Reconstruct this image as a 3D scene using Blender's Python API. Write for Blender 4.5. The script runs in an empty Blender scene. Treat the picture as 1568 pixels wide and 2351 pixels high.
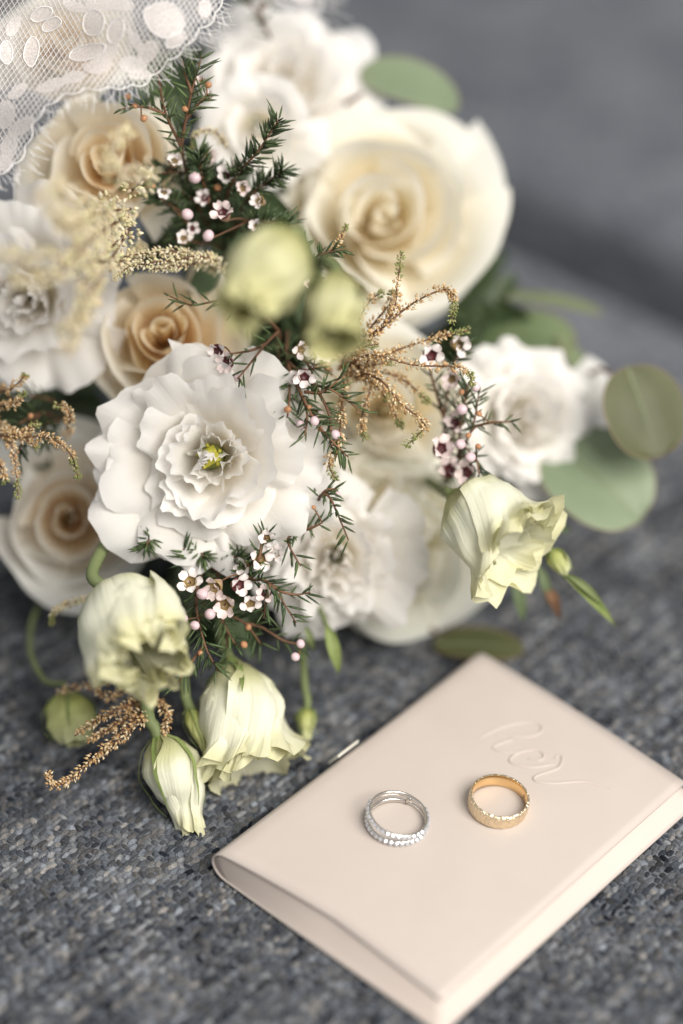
import bpy, math, random
import numpy as np
from mathutils import Vector, Matrix, noise

# ------------------------------------------------------------------ camera, light, exposure
scene = bpy.context.scene
col = scene.collection
R = math.radians
PITCH = R(38.0); CAM_H = 535.0; LENS = 80.0; FOCUS = 733.0          # millimetres
CAM = Vector((0, 0, CAM_H))
FWD = Vector((0, math.cos(PITCH), -math.sin(PITCH)))
RGT = Vector((1, 0, 0))
UPV = Vector((0, math.sin(PITCH), math.cos(PITCH)))

cam_data = bpy.data.cameras.new('camera')
cam = bpy.data.objects.new('camera', cam_data); col.objects.link(cam)
cam.location = CAM * .001
cam.rotation_euler = (R(90) - PITCH, 0, 0)
cam_data.sensor_fit = 'VERTICAL'; cam_data.sensor_height = 36.0; cam_data.sensor_width = 24.0
cam_data.lens = LENS; cam_data.clip_start = .01; cam_data.clip_end = 50
cam_data.dof.use_dof = True; cam_data.dof.focus_distance = (FOCUS - 2) * .001
cam_data.dof.aperture_fstop = 2.0
scene.camera = cam

world = bpy.data.worlds.new('World'); scene.world = world; world.use_nodes = True
bg = world.node_tree.nodes['Background']
bg.inputs[0].default_value = (.97, .98, 1.0, 1); bg.inputs[1].default_value = .46

def area_light(name, target, azim, elev, dist, sx, sy, watts, color):
    d = bpy.data.lights.new(name, 'AREA'); d.shape = 'RECTANGLE'; d.size = sx; d.size_y = sy
    d.energy = watts; d.color = color
    o = bpy.data.objects.new(name, d); col.objects.link(o)
    dr = Vector((math.cos(R(elev)) * math.sin(R(azim)), -math.cos(R(elev)) * math.cos(R(azim)), math.sin(R(elev))))
    o.location = Vector(target) + dr * dist
    o.rotation_euler = (-dr).to_track_quat('-Z', 'Y').to_euler()
    return o
# window light from the front right, the way the ring shadows fall
area_light('window_light', (0, .62, .05), 42, 47, 1.6, 1.05, 1.05, 46, (1.0, .955, .89))
scene.view_settings.view_transform = 'Standard'
scene.view_settings.look = 'None'
scene.view_settings.exposure = 0.0
scene.view_settings.gamma = 1.0
scene.cycles.use_denoising = True
scene.cycles.max_bounces = 10
scene.cycles.transparent_max_bounces = 24

# ------------------------------------------------------------------ helpers
def pix(x, y, dz=0.0):
    """point seen at (x, y) of a 1568 x 2351 view, dz mm behind the plane of focus"""
    Z = FOCUS + dz
    sx = (x - 784) / 1568 * 24; sy = (1175.5 - y) / 2351 * 36
    return CAM + (FWD + RGT * (sx / LENS) + UPV * (sy / LENS)) * Z
def ground(x, y, z=0.0):
    d = pix(x, y, 0) - CAM
    return CAM + d * ((z - CAM_H) / d.z)
def mmpp(dz=0.0): return 24.0 / 1568 * (FOCUS + dz) / LENS
def cdir(v):
    w = RGT * v[0] + UPV * v[1] - FWD * v[2]
    return w.normalized()
def lerp(a, b, t): return a + (b - a) * t
def sstep(a, b, x):
    t = min(1, max(0, (x - a) / (b - a))); return t * t * (3 - 2 * t)

class MB:
    def __init__(s): s.v = []; s.f = []; s.uv = []; s.c = []
    def add(s, verts, faces, uvs=None, color=None):
        o = len(s.v); s.v += verts; s.f += [tuple(i + o for i in f) for f in faces]
        s.uv += uvs if uvs else [(0, 0)] * len(verts)
        s.c += ([color] * len(verts)) if color is not None and not isinstance(color, list) else (color or [(1, 1, 1)] * len(verts))
    def mesh(s, name, smooth=True, uv=True, colr=False):
        m = bpy.data.meshes.new(name)
        m.from_pydata([(p[0] * .001, p[1] * .001, p[2] * .001) for p in s.v], [], s.f)
        if smooth: m.polygons.foreach_set('use_smooth', [True] * len(m.polygons))
        if uv:
            l = m.uv_layers.new(name='UVMap'); idx = np.empty(len(m.loops), dtype=np.int32)
            m.loops.foreach_get('vertex_index', idx)
            l.data.foreach_set('uv', np.array(s.uv, dtype=np.float32)[idx].ravel())
        if colr:
            a = m.color_attributes.new('col', 'FLOAT_COLOR', 'POINT')
            c = np.ones((len(s.v), 4), dtype=np.float32); c[:, :3] = np.array(s.c, dtype=np.float32)
            a.data.foreach_set('color', c.ravel())
        m.update(); return m
    def build(s, name, mat, parent=None, smooth=True, colr=False, kind=None):
        return link(name, s.mesh(name, smooth, True, colr), mat, parent, kind)
def link(name, me, mat, parent=None, kind=None):
    o = bpy.data.objects.new(name, me); col.objects.link(o)
    if mat and not me.materials: me.materials.append(mat)
    if parent: o.parent = parent
    if kind: o['kind'] = kind
    return o
def empty(name, loc=(0, 0, 0), mat3=None):
    o = bpy.data.objects.new(name, None); col.objects.link(o)
    M = Matrix.Translation(Vector(loc) * .001)
    if mat3 is not None: M = M @ mat3.to_4x4()
    o.matrix_world = M; o.empty_display_size = .01
    return o
def tag(o, label, cat, group=None):
    o['label'] = label; o['category'] = cat
    if group: o['group'] = group
    return o
def frame(axis, roll=0.0, ref=None):
    z = axis.normalized(); ref = ref or UPV
    x = ref.cross(z)
    if x.length < 1e-4: x = RGT.copy()
    x.normalize(); y = z.cross(x)
    m = Matrix((x, y, z)).transposed()
    return m @ Matrix.Rotation(roll, 3, 'Z')
def grid(nu, nv, fn):
    """fn(u -1..1, v 0..1) -> point; returns verts, faces, uvs"""
    vs = []; uv = []
    for j in range(nv + 1):
        for i in range(nu + 1):
            u = -1 + 2 * i / nu; v = j / nv
            vs.append(tuple(fn(u, v))); uv.append((i / nu, v))
    fs = [(j * (nu + 1) + i, j * (nu + 1) + i + 1, (j + 1) * (nu + 1) + i + 1, (j + 1) * (nu + 1) + i)
          for j in range(nv) for i in range(nu)]
    return vs, fs, uv
def catmull(pts, n=8):
    pts = [Vector(p) for p in pts]
    if len(pts) < 3 and len(pts) == 2:
        return [pts[0].lerp(pts[1], i / n) for i in range(n + 1)]
    P = [pts[0] * 2 - pts[1]] + pts + [pts[-1] * 2 - pts[-2]]
    out = []
    for k in range(1, len(P) - 2):
        a, b, c, d = P[k - 1:k + 3]
        for i in range(n):
            t = i / n
            out.append(.5 * ((2 * b) + (c - a) * t + (2 * a - 5 * b + 4 * c - d) * t * t + (3 * b - a - 3 * c + d) * t ** 3))
    out.append(pts[-1]); return out
def tube(mb, path, rad, seg=8, color=None, cap=True):
    n = len(path)
    rf = rad if callable(rad) else (lambda t: rad)
    t0 = (path[1] - path[0]).normalized()
    nrm = t0.cross(Vector((.31, .52, .8)));
    nrm = nrm.normalized()
    vs = []; uv = []
    for i, p in enumerate(path):
        t = (path[min(i + 1, n - 1)] - path[max(i - 1, 0)]).normalized()
        nrm = (nrm - t * nrm.dot(t)).normalized(); b = t.cross(nrm)
        r = rf(i / (n - 1))
        for k in range(seg):
            a = 2 * math.pi * k / seg
            vs.append(tuple(p + nrm * (math.cos(a) * r) + b * (math.sin(a) * r))); uv.append((k / seg, i / (n - 1)))
    fs = [(i * seg + k, i * seg + (k + 1) % seg, (i + 1) * seg + (k + 1) % seg, (i + 1) * seg + k)
          for i in range(n - 1) for k in range(seg)]
    if cap: fs += [tuple(range(seg - 1, -1, -1)), tuple((n - 1) * seg + k for k in range(seg))]
    mb.add(vs, fs, uv, color)
def bez(p0, p1, p2, p3, t):
    s = 1 - t
    return (s ** 3 * p0[0] + 3 * s * s * t * p1[0] + 3 * s * t * t * p2[0] + t ** 3 * p3[0],
            s ** 3 * p0[1] + 3 * s * s * t * p1[1] + 3 * s * t * t * p2[1] + t ** 3 * p3[1])

# ------------------------------------------------------------------ materials
def mat_base(name):
    m = bpy.data.materials.new(name); m.use_nodes = True
    nt = m.node_tree; nt.nodes.clear()
    out = nt.nodes.new('ShaderNodeOutputMaterial')
    return m, nt, out
def N(nt, t, **kw):
    n = nt.nodes.new(t)
    for k, v in kw.items():
        if hasattr(n, k): setattr(n, k, v)
    return n
def ramp(nt, stops):
    r = nt.nodes.new('ShaderNodeValToRGB'); e = r.color_ramp.elements
    while len(e) > 1: e.remove(e[-1])
    e[0].position = stops[0][0]; e[0].color = (*stops[0][1], 1)
    for p, c in stops[1:]:
        x = e.new(p); x.color = (*c, 1)
    return r
def petal_mat(name, stops, trans=.35, rough=.55, vein=.25, mottle=.12):
    """petal: own colour from the claw (v = 0) to the rim (v = 1), fine veins, thin and translucent"""
    m, nt, out = mat_base(name); L = nt.links.new
    uv = N(nt, 'ShaderNodeUVMap'); sep = N(nt, 'ShaderNodeSeparateXYZ'); L(uv.outputs[0], sep.inputs[0])
    tc = N(nt, 'ShaderNodeTexCoord')
    ns = N(nt, 'ShaderNodeTexNoise'); ns.inputs['Scale'].default_value = 90; ns.inputs['Detail'].default_value = 3
    L(tc.outputs['Object'], ns.inputs['Vector'])
    ad = N(nt, 'ShaderNodeMath', operation='MULTIPLY_ADD'); L(ns.outputs['Fac'], ad.inputs[0]); ad.inputs[1].default_value = mottle * 2
    sb = N(nt, 'ShaderNodeMath', operation='SUBTRACT'); L(sep.outputs['Y'], sb.inputs[0]); sb.inputs[1].default_value = mottle
    L(sb.outputs[0], ad.inputs[2])
    rp = ramp(nt, stops); L(ad.outputs[0], rp.inputs[0])
    mp = N(nt, 'ShaderNodeMapping'); mp.inputs['Scale'].default_value = (34, 1.6, 1); L(uv.outputs[0], mp.inputs[0])
    vn = N(nt, 'ShaderNodeTexNoise'); vn.inputs['Scale'].default_value = 1.0; vn.inputs['Detail'].default_value = 4
    L(mp.outputs[0], vn.inputs['Vector'])
    bp = N(nt, 'ShaderNodeBump'); bp.inputs['Strength'].default_value = vein; bp.inputs['Distance'].default_value = .0006
    L(vn.outputs['Fac'], bp.inputs['Height'])
    p = N(nt, 'ShaderNodeBsdfPrincipled'); p.inputs['Roughness'].default_value = rough
    p.inputs['Specular IOR Level'].default_value = .25
    L(rp.outputs[0], p.inputs['Base Color']); L(bp.outputs[0], p.inputs['Normal'])
    t = N(nt, 'ShaderNodeBsdfTranslucent'); L(rp.outputs[0], t.inputs[0]); L(bp.outputs[0], t.inputs['Normal'])
    mx = N(nt, 'ShaderNodeMixShader'); mx.inputs[0].default_value = trans
    L(p.outputs[0], mx.inputs[1]); L(t.outputs[0], mx.inputs[2]); L(mx.outputs[0], out.inputs[0])
    return m
def plain_mat(name, c1, c2, scale=120, rough=.6, spec=.3, metal=0, trans=0, bump=0.0, detail=3):
    m, nt, out = mat_base(name); L = nt.links.new
    tc = N(nt, 'ShaderNodeTexCoord'); ns = N(nt, 'ShaderNodeTexNoise')
    ns.inputs['Scale'].default_value = scale; ns.inputs['Detail'].default_value = detail
    L(tc.outputs['Object'], ns.inputs['Vector'])
    rp = ramp(nt, [(.3, c1), (.7, c2)]); L(ns.outputs['Fac'], rp.inputs[0])
    p = N(nt, 'ShaderNodeBsdfPrincipled'); p.inputs['Roughness'].default_value = rough
    p.inputs['Specular IOR Level'].default_value = spec; p.inputs['Metallic'].default_value = metal
    L(rp.outputs[0], p.inputs['Base Color'])
    if bump:
        bp = N(nt, 'ShaderNodeBump'); bp.inputs['Strength'].default_value = bump; bp.inputs['Distance'].default_value = .0005
        L(ns.outputs['Fac'], bp.inputs['Height']); L(bp.outputs[0], p.inputs['Normal'])
    if trans:
        t = N(nt, 'ShaderNodeBsdfTranslucent'); L(rp.outputs[0], t.inputs[0])
        mx = N(nt, 'ShaderNodeMixShader'); mx.inputs[0].default_value = trans
        L(p.outputs[0], mx.inputs[1]); L(t.outputs[0], mx.inputs[2]); L(mx.outputs[0], out.inputs[0])
    else: L(p.outputs[0], out.inputs[0])
    return m
def attr_mat(name, rough=.8, spec=.15, trans=0, noise_amt=.0, nscale=900):
    m, nt, out = mat_base(name); L = nt.links.new
    a = N(nt, 'ShaderNodeAttribute'); a.attribute_name = 'col'
    p = N(nt, 'ShaderNodeBsdfPrincipled'); p.inputs['Roughness'].default_value = rough
    p.inputs['Specular IOR Level'].default_value = spec
    src = a.outputs['Color']
    if noise_amt:
        tc = N(nt, 'ShaderNodeTexCoord'); ns = N(nt, 'ShaderNodeTexNoise'); ns.inputs['Scale'].default_value = nscale
        ns.inputs['Detail'].default_value = 4; L(tc.outputs['Object'], ns.inputs['Vector'])
        rp = ramp(nt, [(.3, (1 - noise_amt,) * 3), (.7, (1 + noise_amt,) * 3)]); L(ns.outputs['Fac'], rp.inputs[0])
        mm = N(nt, 'ShaderNodeMix', data_type='RGBA', blend_type='MULTIPLY'); mm.inputs[0].default_value = 1
        L(a.outputs['Color'], mm.inputs[6]); L(rp.outputs[0], mm.inputs[7]); src = mm.outputs[2]
    L(src, p.inputs['Base Color'])
    if trans:
        t = N(nt, 'ShaderNodeBsdfTranslucent'); L(src, t.inputs[0])
        mx = N(nt, 'ShaderNodeMixShader'); mx.inputs[0].default_value = trans
        L(p.outputs[0], mx.inputs[1]); L(t.outputs[0], mx.inputs[2]); L(mx.outputs[0], out.inputs[0])
    else: L(p.outputs[0], out.inputs[0])
    return m

M = {}
M['white'] = petal_mat('white_petal', [(0, (.72, .70, .40)), (.2, (.89, .83, .66)), (.45, (.93, .895, .83)), (1, (.94, .925, .905))], .5, .6, .2)
M['cream'] = petal_mat('cream_white_petal', [(0, (.88, .72, .44)), (.3, (.92, .83, .62)), (.65, (.93, .89, .77)), (1, (.93, .915, .85))], .5, .5, .15)
M['cream_in'] = petal_mat('warm_cream_petal', [(0, (.92, .76, .50)), (.35, (.95, .86, .66)), (.7, (.95, .90, .77)), (1, (.95, .92, .84))], .5, .5, .15)
M['cream_green'] = petal_mat('pale_cream_petal', [(0, (.76, .68, .38)), (.3, (.90, .84, .62)), (.6, (.92, .90, .78)), (1, (.91, .92, .85))], .5, .5, .15)
M['peach'] = petal_mat('peach_cream_petal', [(0, (.84, .57, .32)), (.3, (.92, .76, .52)), (.62, (.94, .86, .69)), (1, (.94, .90, .80))], .48, .5, .15)
M['peach_in'] = petal_mat('deep_peach_petal', [(0, (.78, .46, .22)), (.35, (.90, .68, .42)), (.7, (.93, .81, .60)), (1, (.95, .88, .73))], .46, .5, .15)
M['pale'] = petal_mat('pale_blush_petal', [(0, (.78, .58, .38)), (.3, (.89, .79, .63)), (.62, (.91, .87, .79)), (1, (.91, .91, .86))], .48, .5, .15)
M['pale_in'] = petal_mat('warm_blush_petal', [(0, (.74, .48, .28)), (.35, (.87, .70, .49)), (.7, (.90, .81, .67)), (1, (.91, .87, .79))], .48, .5, .15)
M['bud'] = petal_mat('green_white_bud_petal', [(0, (.34, .345, .15)), (.2, (.60, .60, .34)), (.42, (.86, .86, .72)), (.8, (.85, .845, .68)), (1, (.76, .74, .48))], .36, .5, .8, .2)
M['bud_olive'] = petal_mat('olive_bud_petal', [(0, (.26, .25, .07)), (.25, (.44, .43, .19)), (.55, (.60, .59, .36)), (1, (.58, .56, .28))], .30, .5, .5, .2)
M['bud_green'] = petal_mat('green_bud_petal', [(0, (.26, .30, .08)), (.3, (.44, .47, .16)), (.7, (.58, .60, .28)), (1, (.66, .68, .40))], .3, .5, .4, .14)
M['stem'] = plain_mat('green_stem', (.115, .15, .058), (.19, .225, .10), 60, .6, .3, trans=.1)
M['stem_dark'] = plain_mat('dark_green_stem', (.05, .08, .03), (.09, .13, .05), 80, .6, .3)
M['twig'] = plain_mat('red_brown_twig', (.10, .050, .028), (.20, .105, .055), 150, .6, .3)
M['sepal'] = plain_mat('green_sepal', (.16, .22, .06), (.27, .32, .12), 200, .5, .35, trans=.2)
M['needle'] = attr_mat('needle_green', .45, .4, .12)
M['floret'] = attr_mat('astilbe_floret', .7, .2, .25)
M['euc'] = plain_mat('eucalyptus_leaf', (.19, .245, .15), (.25, .305, .195), 40, .5, .4, trans=.22, bump=.1)
M['euc_dark'] = plain_mat('olive_eucalyptus_leaf', (.070, .078, .030), (.10, .108, .043), 40, .5, .4, trans=.22, bump=.1)
M['euc_mid'] = plain_mat('grey_green_eucalyptus_leaf', (.13, .18, .085), (.18, .23, .12), 40, .5, .4, trans=.22, bump=.1)
M['midrib'] = plain_mat('pale_midrib', (.18, .21, .11), (.23, .26, .15), 90, .5, .4)
M['leafrim'] = plain_mat('red_leaf_rim', (.24, .15, .09), (.30, .20, .12), 90, .5, .4)
M['filler'] = attr_mat('dark_foliage', .5, .35, .1)
M['wax_petal'] = plain_mat('waxflower_petal', (.78, .68, .65), (.88, .83, .81), 500, .45, .35, trans=.2)
M['wax_petal_pink'] = plain_mat('waxflower_petal_pink', (.72, .57, .54), (.82, .71, .69), 500, .45, .35, trans=.2)
M['wax_cup'] = plain_mat('waxflower_cup', (.045, .008, .012), (.13, .03, .03), 700, .35, .5)
M['wax_cup_green'] = plain_mat('waxflower_cup_green', (.16, .11, .04), (.30, .20, .08), 700, .35, .5)
M['wax_calyx'] = plain_mat('waxflower_calyx', (.36, .22, .14), (.50, .34, .24), 500, .5, .3)
M['wax_bud'] = plain_mat('pink_bud', (.66, .48, .52), (.80, .66, .68), 400, .4, .4, trans=.2)
M['orange_bud'] = plain_mat('orange_bud', (.42, .19, .09), (.58, .31, .16), 400, .4, .4, trans=.2)
M['stamen'] = plain_mat('yellow_stigma', (.26, .25, .03), (.50, .45, .05), 300, .5, .3)
M['throat'] = plain_mat('green_throat', (.10, .12, .02), (.20, .22, .05), 300, .5, .3)
M['thread'] = plain_mat('white_thread', (.88, .86, .85), (.92, .90, .89), 400, .7, .2, trans=.25)
def lace_fill(name, op, scale):
    m, nt, out = mat_base(name); L = nt.links.new
    tc = N(nt, 'ShaderNodeTexCoord'); w = N(nt, 'ShaderNodeTexNoise'); w.inputs['Scale'].default_value = scale
    w.inputs['Detail'].default_value = 2
    L(tc.outputs['Object'], w.inputs['Vector'])
    rp = ramp(nt, [(.35, (op - .18,) * 3), (.65, (min(1, op + .18),) * 3)]); L(w.outputs['Fac'], rp.inputs[0])
    d = N(nt, 'ShaderNodeBsdfDiffuse'); d.inputs[0].default_value = (.85, .80, .78, 1)
    t = N(nt, 'ShaderNodeBsdfTranslucent'); t.inputs[0].default_value = (.85, .80, .78, 1)
    m1 = N(nt, 'ShaderNodeMixShader'); m1.inputs[0].default_value = .3; L(d.outputs[0], m1.inputs[1]); L(t.outputs[0], m1.inputs[2])
    tr = N(nt, 'ShaderNodeBsdfTransparent'); mx = N(nt, 'ShaderNodeMixShader')
    L(rp.outputs[0], mx.inputs[0]); L(tr.outputs[0], mx.inputs[1]); L(m1.outputs[0], mx.inputs[2]); L(mx.outputs[0], out.inputs[0])
    return m
M['lace_motif'] = lace_fill('dense_lace', .64, 1500)
M['lace_tulle'] = lace_fill('sheer_tulle', .25, 1800)
M['paper'] = plain_mat('blush_paper', (.575, .507, .460), (.597, .529, .482), 60, .42, .4, trans=.20)
M['paper_in'] = plain_mat('cream_paper', (.53, .455, .405), (.56, .485, .435), 25, .6, .25)
M['ribbon'] = plain_mat('cream_thread_tab', (.72, .70, .62), (.80, .78, .70), 300, .6, .3)

def metal_mat(name, c, rough, bscale=0, bstr=0):
    m, nt, out = mat_base(name); L = nt.links.new
    p = N(nt, 'ShaderNodeBsdfPrincipled'); p.inputs['Base Color'].default_value = (*c, 1); p.inputs['Metallic'].default_value = 1
    p.inputs['Roughness'].default_value = rough
    if bscale:
        tc = N(nt, 'ShaderNodeTexCoord'); v = N(nt, 'ShaderNodeTexVoronoi'); v.inputs['Scale'].default_value = bscale
        L(tc.outputs['Object'], v.inputs['Vector'])
        n = N(nt, 'ShaderNodeTexNoise'); n.inputs['Scale'].default_value = bscale * 1.7; L(tc.outputs['Object'], n.inputs['Vector'])
        ad = N(nt, 'ShaderNodeMath', operation='ADD'); L(v.outputs['Distance'], ad.inputs[0]); L(n.outputs['Fac'], ad.inputs[1])
        b = N(nt, 'ShaderNodeBump'); b.inputs['Strength'].default_value = bstr; b.inputs['Distance'].default_value = .0004
        L(ad.outputs[0], b.inputs['Height']); L(b.outputs[0], p.inputs['Normal'])
    L(p.outputs[0], out.inputs[0]); return m
M['gold'] = metal_mat('polished_gold', (.87, .62, .32), .15)
M['gold_ham'] = metal_mat('hammered_gold', (.89, .73, .51), .22, 1000, .9)
M['silver'] = metal_mat('white_gold', (.72, .68, .64), .17)
def gem():
    m, nt, out = mat_base('clear_stone'); L = nt.links.new
    g = N(nt, 'ShaderNodeBsdfGlass'); g.inputs['IOR'].default_value = 2.2; g.inputs['Roughness'].default_value = .02
    s = N(nt, 'ShaderNodeBsdfPrincipled'); s.inputs['Base Color'].default_value = (.92, .93, .97, 1); s.inputs['Roughness'].default_value = .12; s.inputs['Metallic'].default_value = .7
    mx = N(nt, 'ShaderNodeMixShader'); mx.inputs[0].default_value = .75
    L(g.outputs[0], mx.inputs[1]); L(s.outputs[0], mx.inputs[2]); L(mx.outputs[0], out.inputs[0]); return m
M['gem'] = gem()

def fabric_mat():
    m, nt, out = mat_base('grey_tweed'); L = nt.links.new
    tc = N(nt, 'ShaderNodeTexCoord')
    mp = N(nt, 'ShaderNodeMapping'); mp.inputs['Rotation'].default_value = (0, 0, R(-47)); mp.inputs['Scale'].default_value = (330, 560, 400)
    L(tc.outputs['Object'], mp.inputs[0])
    v = N(nt, 'ShaderNodeTexVoronoi'); v.inputs['Scale'].default_value = 1.0; L(mp.outputs[0], v.inputs['Vector'])
    big = N(nt, 'ShaderNodeTexNoise'); big.inputs['Scale'].default_value = 24; big.inputs['Detail'].default_value = 4; L(tc.outputs['Object'], big.inputs['Vector'])
    sep = N(nt, 'ShaderNodeSeparateColor'); L(v.outputs['Color'], sep.inputs[0])
    mixv = N(nt, 'ShaderNodeMath', operation='MULTIPLY_ADD'); L(sep.outputs[0], mixv.inputs[0]); mixv.inputs[1].default_value = .42
    b2 = N(nt, 'ShaderNodeMath', operation='MULTIPLY'); L(big.outputs['Fac'], b2.inputs[0]); b2.inputs[1].default_value = .66; L(b2.outputs[0], mixv.inputs[2])
    rp = ramp(nt, [(.1, (.020, .025, .034)), (.4, (.068, .076, .091)), (.65, (.135, .145, .165)), (.95, (.21, .22, .235))])  # bluer than the near yarn: cooler light on the far sofa put into the colour
    L(mixv.outputs[0], rp.inputs[0])
    p = N(nt, 'ShaderNodeBsdfPrincipled'); p.inputs['Roughness'].default_value = .9; p.inputs['Specular IOR Level'].default_value = .1
    p.inputs['Sheen Weight'].default_value = .15
    L(rp.outputs[0], p.inputs['Base Color'])
    bp = N(nt, 'ShaderNodeBump'); bp.inputs['Strength'].default_value = .6; bp.inputs['Distance'].default_value = .0008; bp.invert = True
    L(v.outputs['Distance'], bp.inputs['Height']); L(bp.outputs[0], p.inputs['Normal'])
    L(p.outputs[0], out.inputs[0]); return m
M['fabric'] = fabric_mat()
M['yarn'] = attr_mat('tweed_yarn', 1.0, .0, 0, .5, 2600)
M['yarn_gap'] = plain_mat('yarn_shadow_gap', (.02, .022, .027), (.045, .046, .05), 400, .95, .05)

# ------------------------------------------------------------------ sofa: two cushions meeting at a seam
A_SP = R(47.5)
E_L = Vector((math.cos(A_SP), math.sin(A_SP), 0))       # along the book spine, away to the right
E_S = Vector((math.sin(A_SP), -math.cos(A_SP), 0))      # from the spine to the fore-edge, nearer to the right
seam_pt = ground(1330, 545)
seam_d = seam_pt.dot(E_L)                                # seam runs along E_S at this distance along E_L
def cushion(name, d0, d1, edge_at, tilt=0.0, lift=0.0):
    """upholstered slab; rounded long edge on the side named by edge_at"""
    mb = MB(); rr = 15.0; depth = 90.0
    prof = []
    if edge_at == 'far':
        prof = [(d0, 0)] + [(lerp(d0, d1 - rr, i / 10), 0) for i in range(1, 11)]
        prof += [(d1 - rr + rr * math.sin(a), -rr + rr * math.cos(a)) for a in [R(9 * k) for k in range(1, 11)]] + [(d1, -depth)]
    else:
        prof = [(d0, -depth)] + [(d0 + rr - rr * math.cos(a), -rr + rr * math.sin(a)) for a in [R(9 * k) for k in range(0, 11)]]
        prof += [(lerp(d0 + rr, d1, i / 10), (i / 10) * tilt) for i in range(1, 11)]
    vs = []; fs = []; ns = 24
    for j in range(ns + 1):
        s = lerp(-1100, 1300, j / ns)
        for (d, z) in prof: vs.append(tuple(E_L * d + E_S * s + Vector((0, 0, z + lift))))
    n = len(prof)
    fs = [(j * n + i, j * n + i + 1, (j + 1) * n + i + 1, (j + 1) * n + i) for j in range(ns) for i in range(n - 1)]
    mb.add(vs, fs); return mb.build(name, M['fabric'])
cu = cushion('sofa_seat', -700, seam_d - 22, 'far', lift=-1.3); cu['kind'] = 'structure'
cu2 = cushion('sofa_backrest', seam_d + 22, 3200, 'near', tilt=0, lift=2); cu2['kind'] = 'structure'

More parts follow.
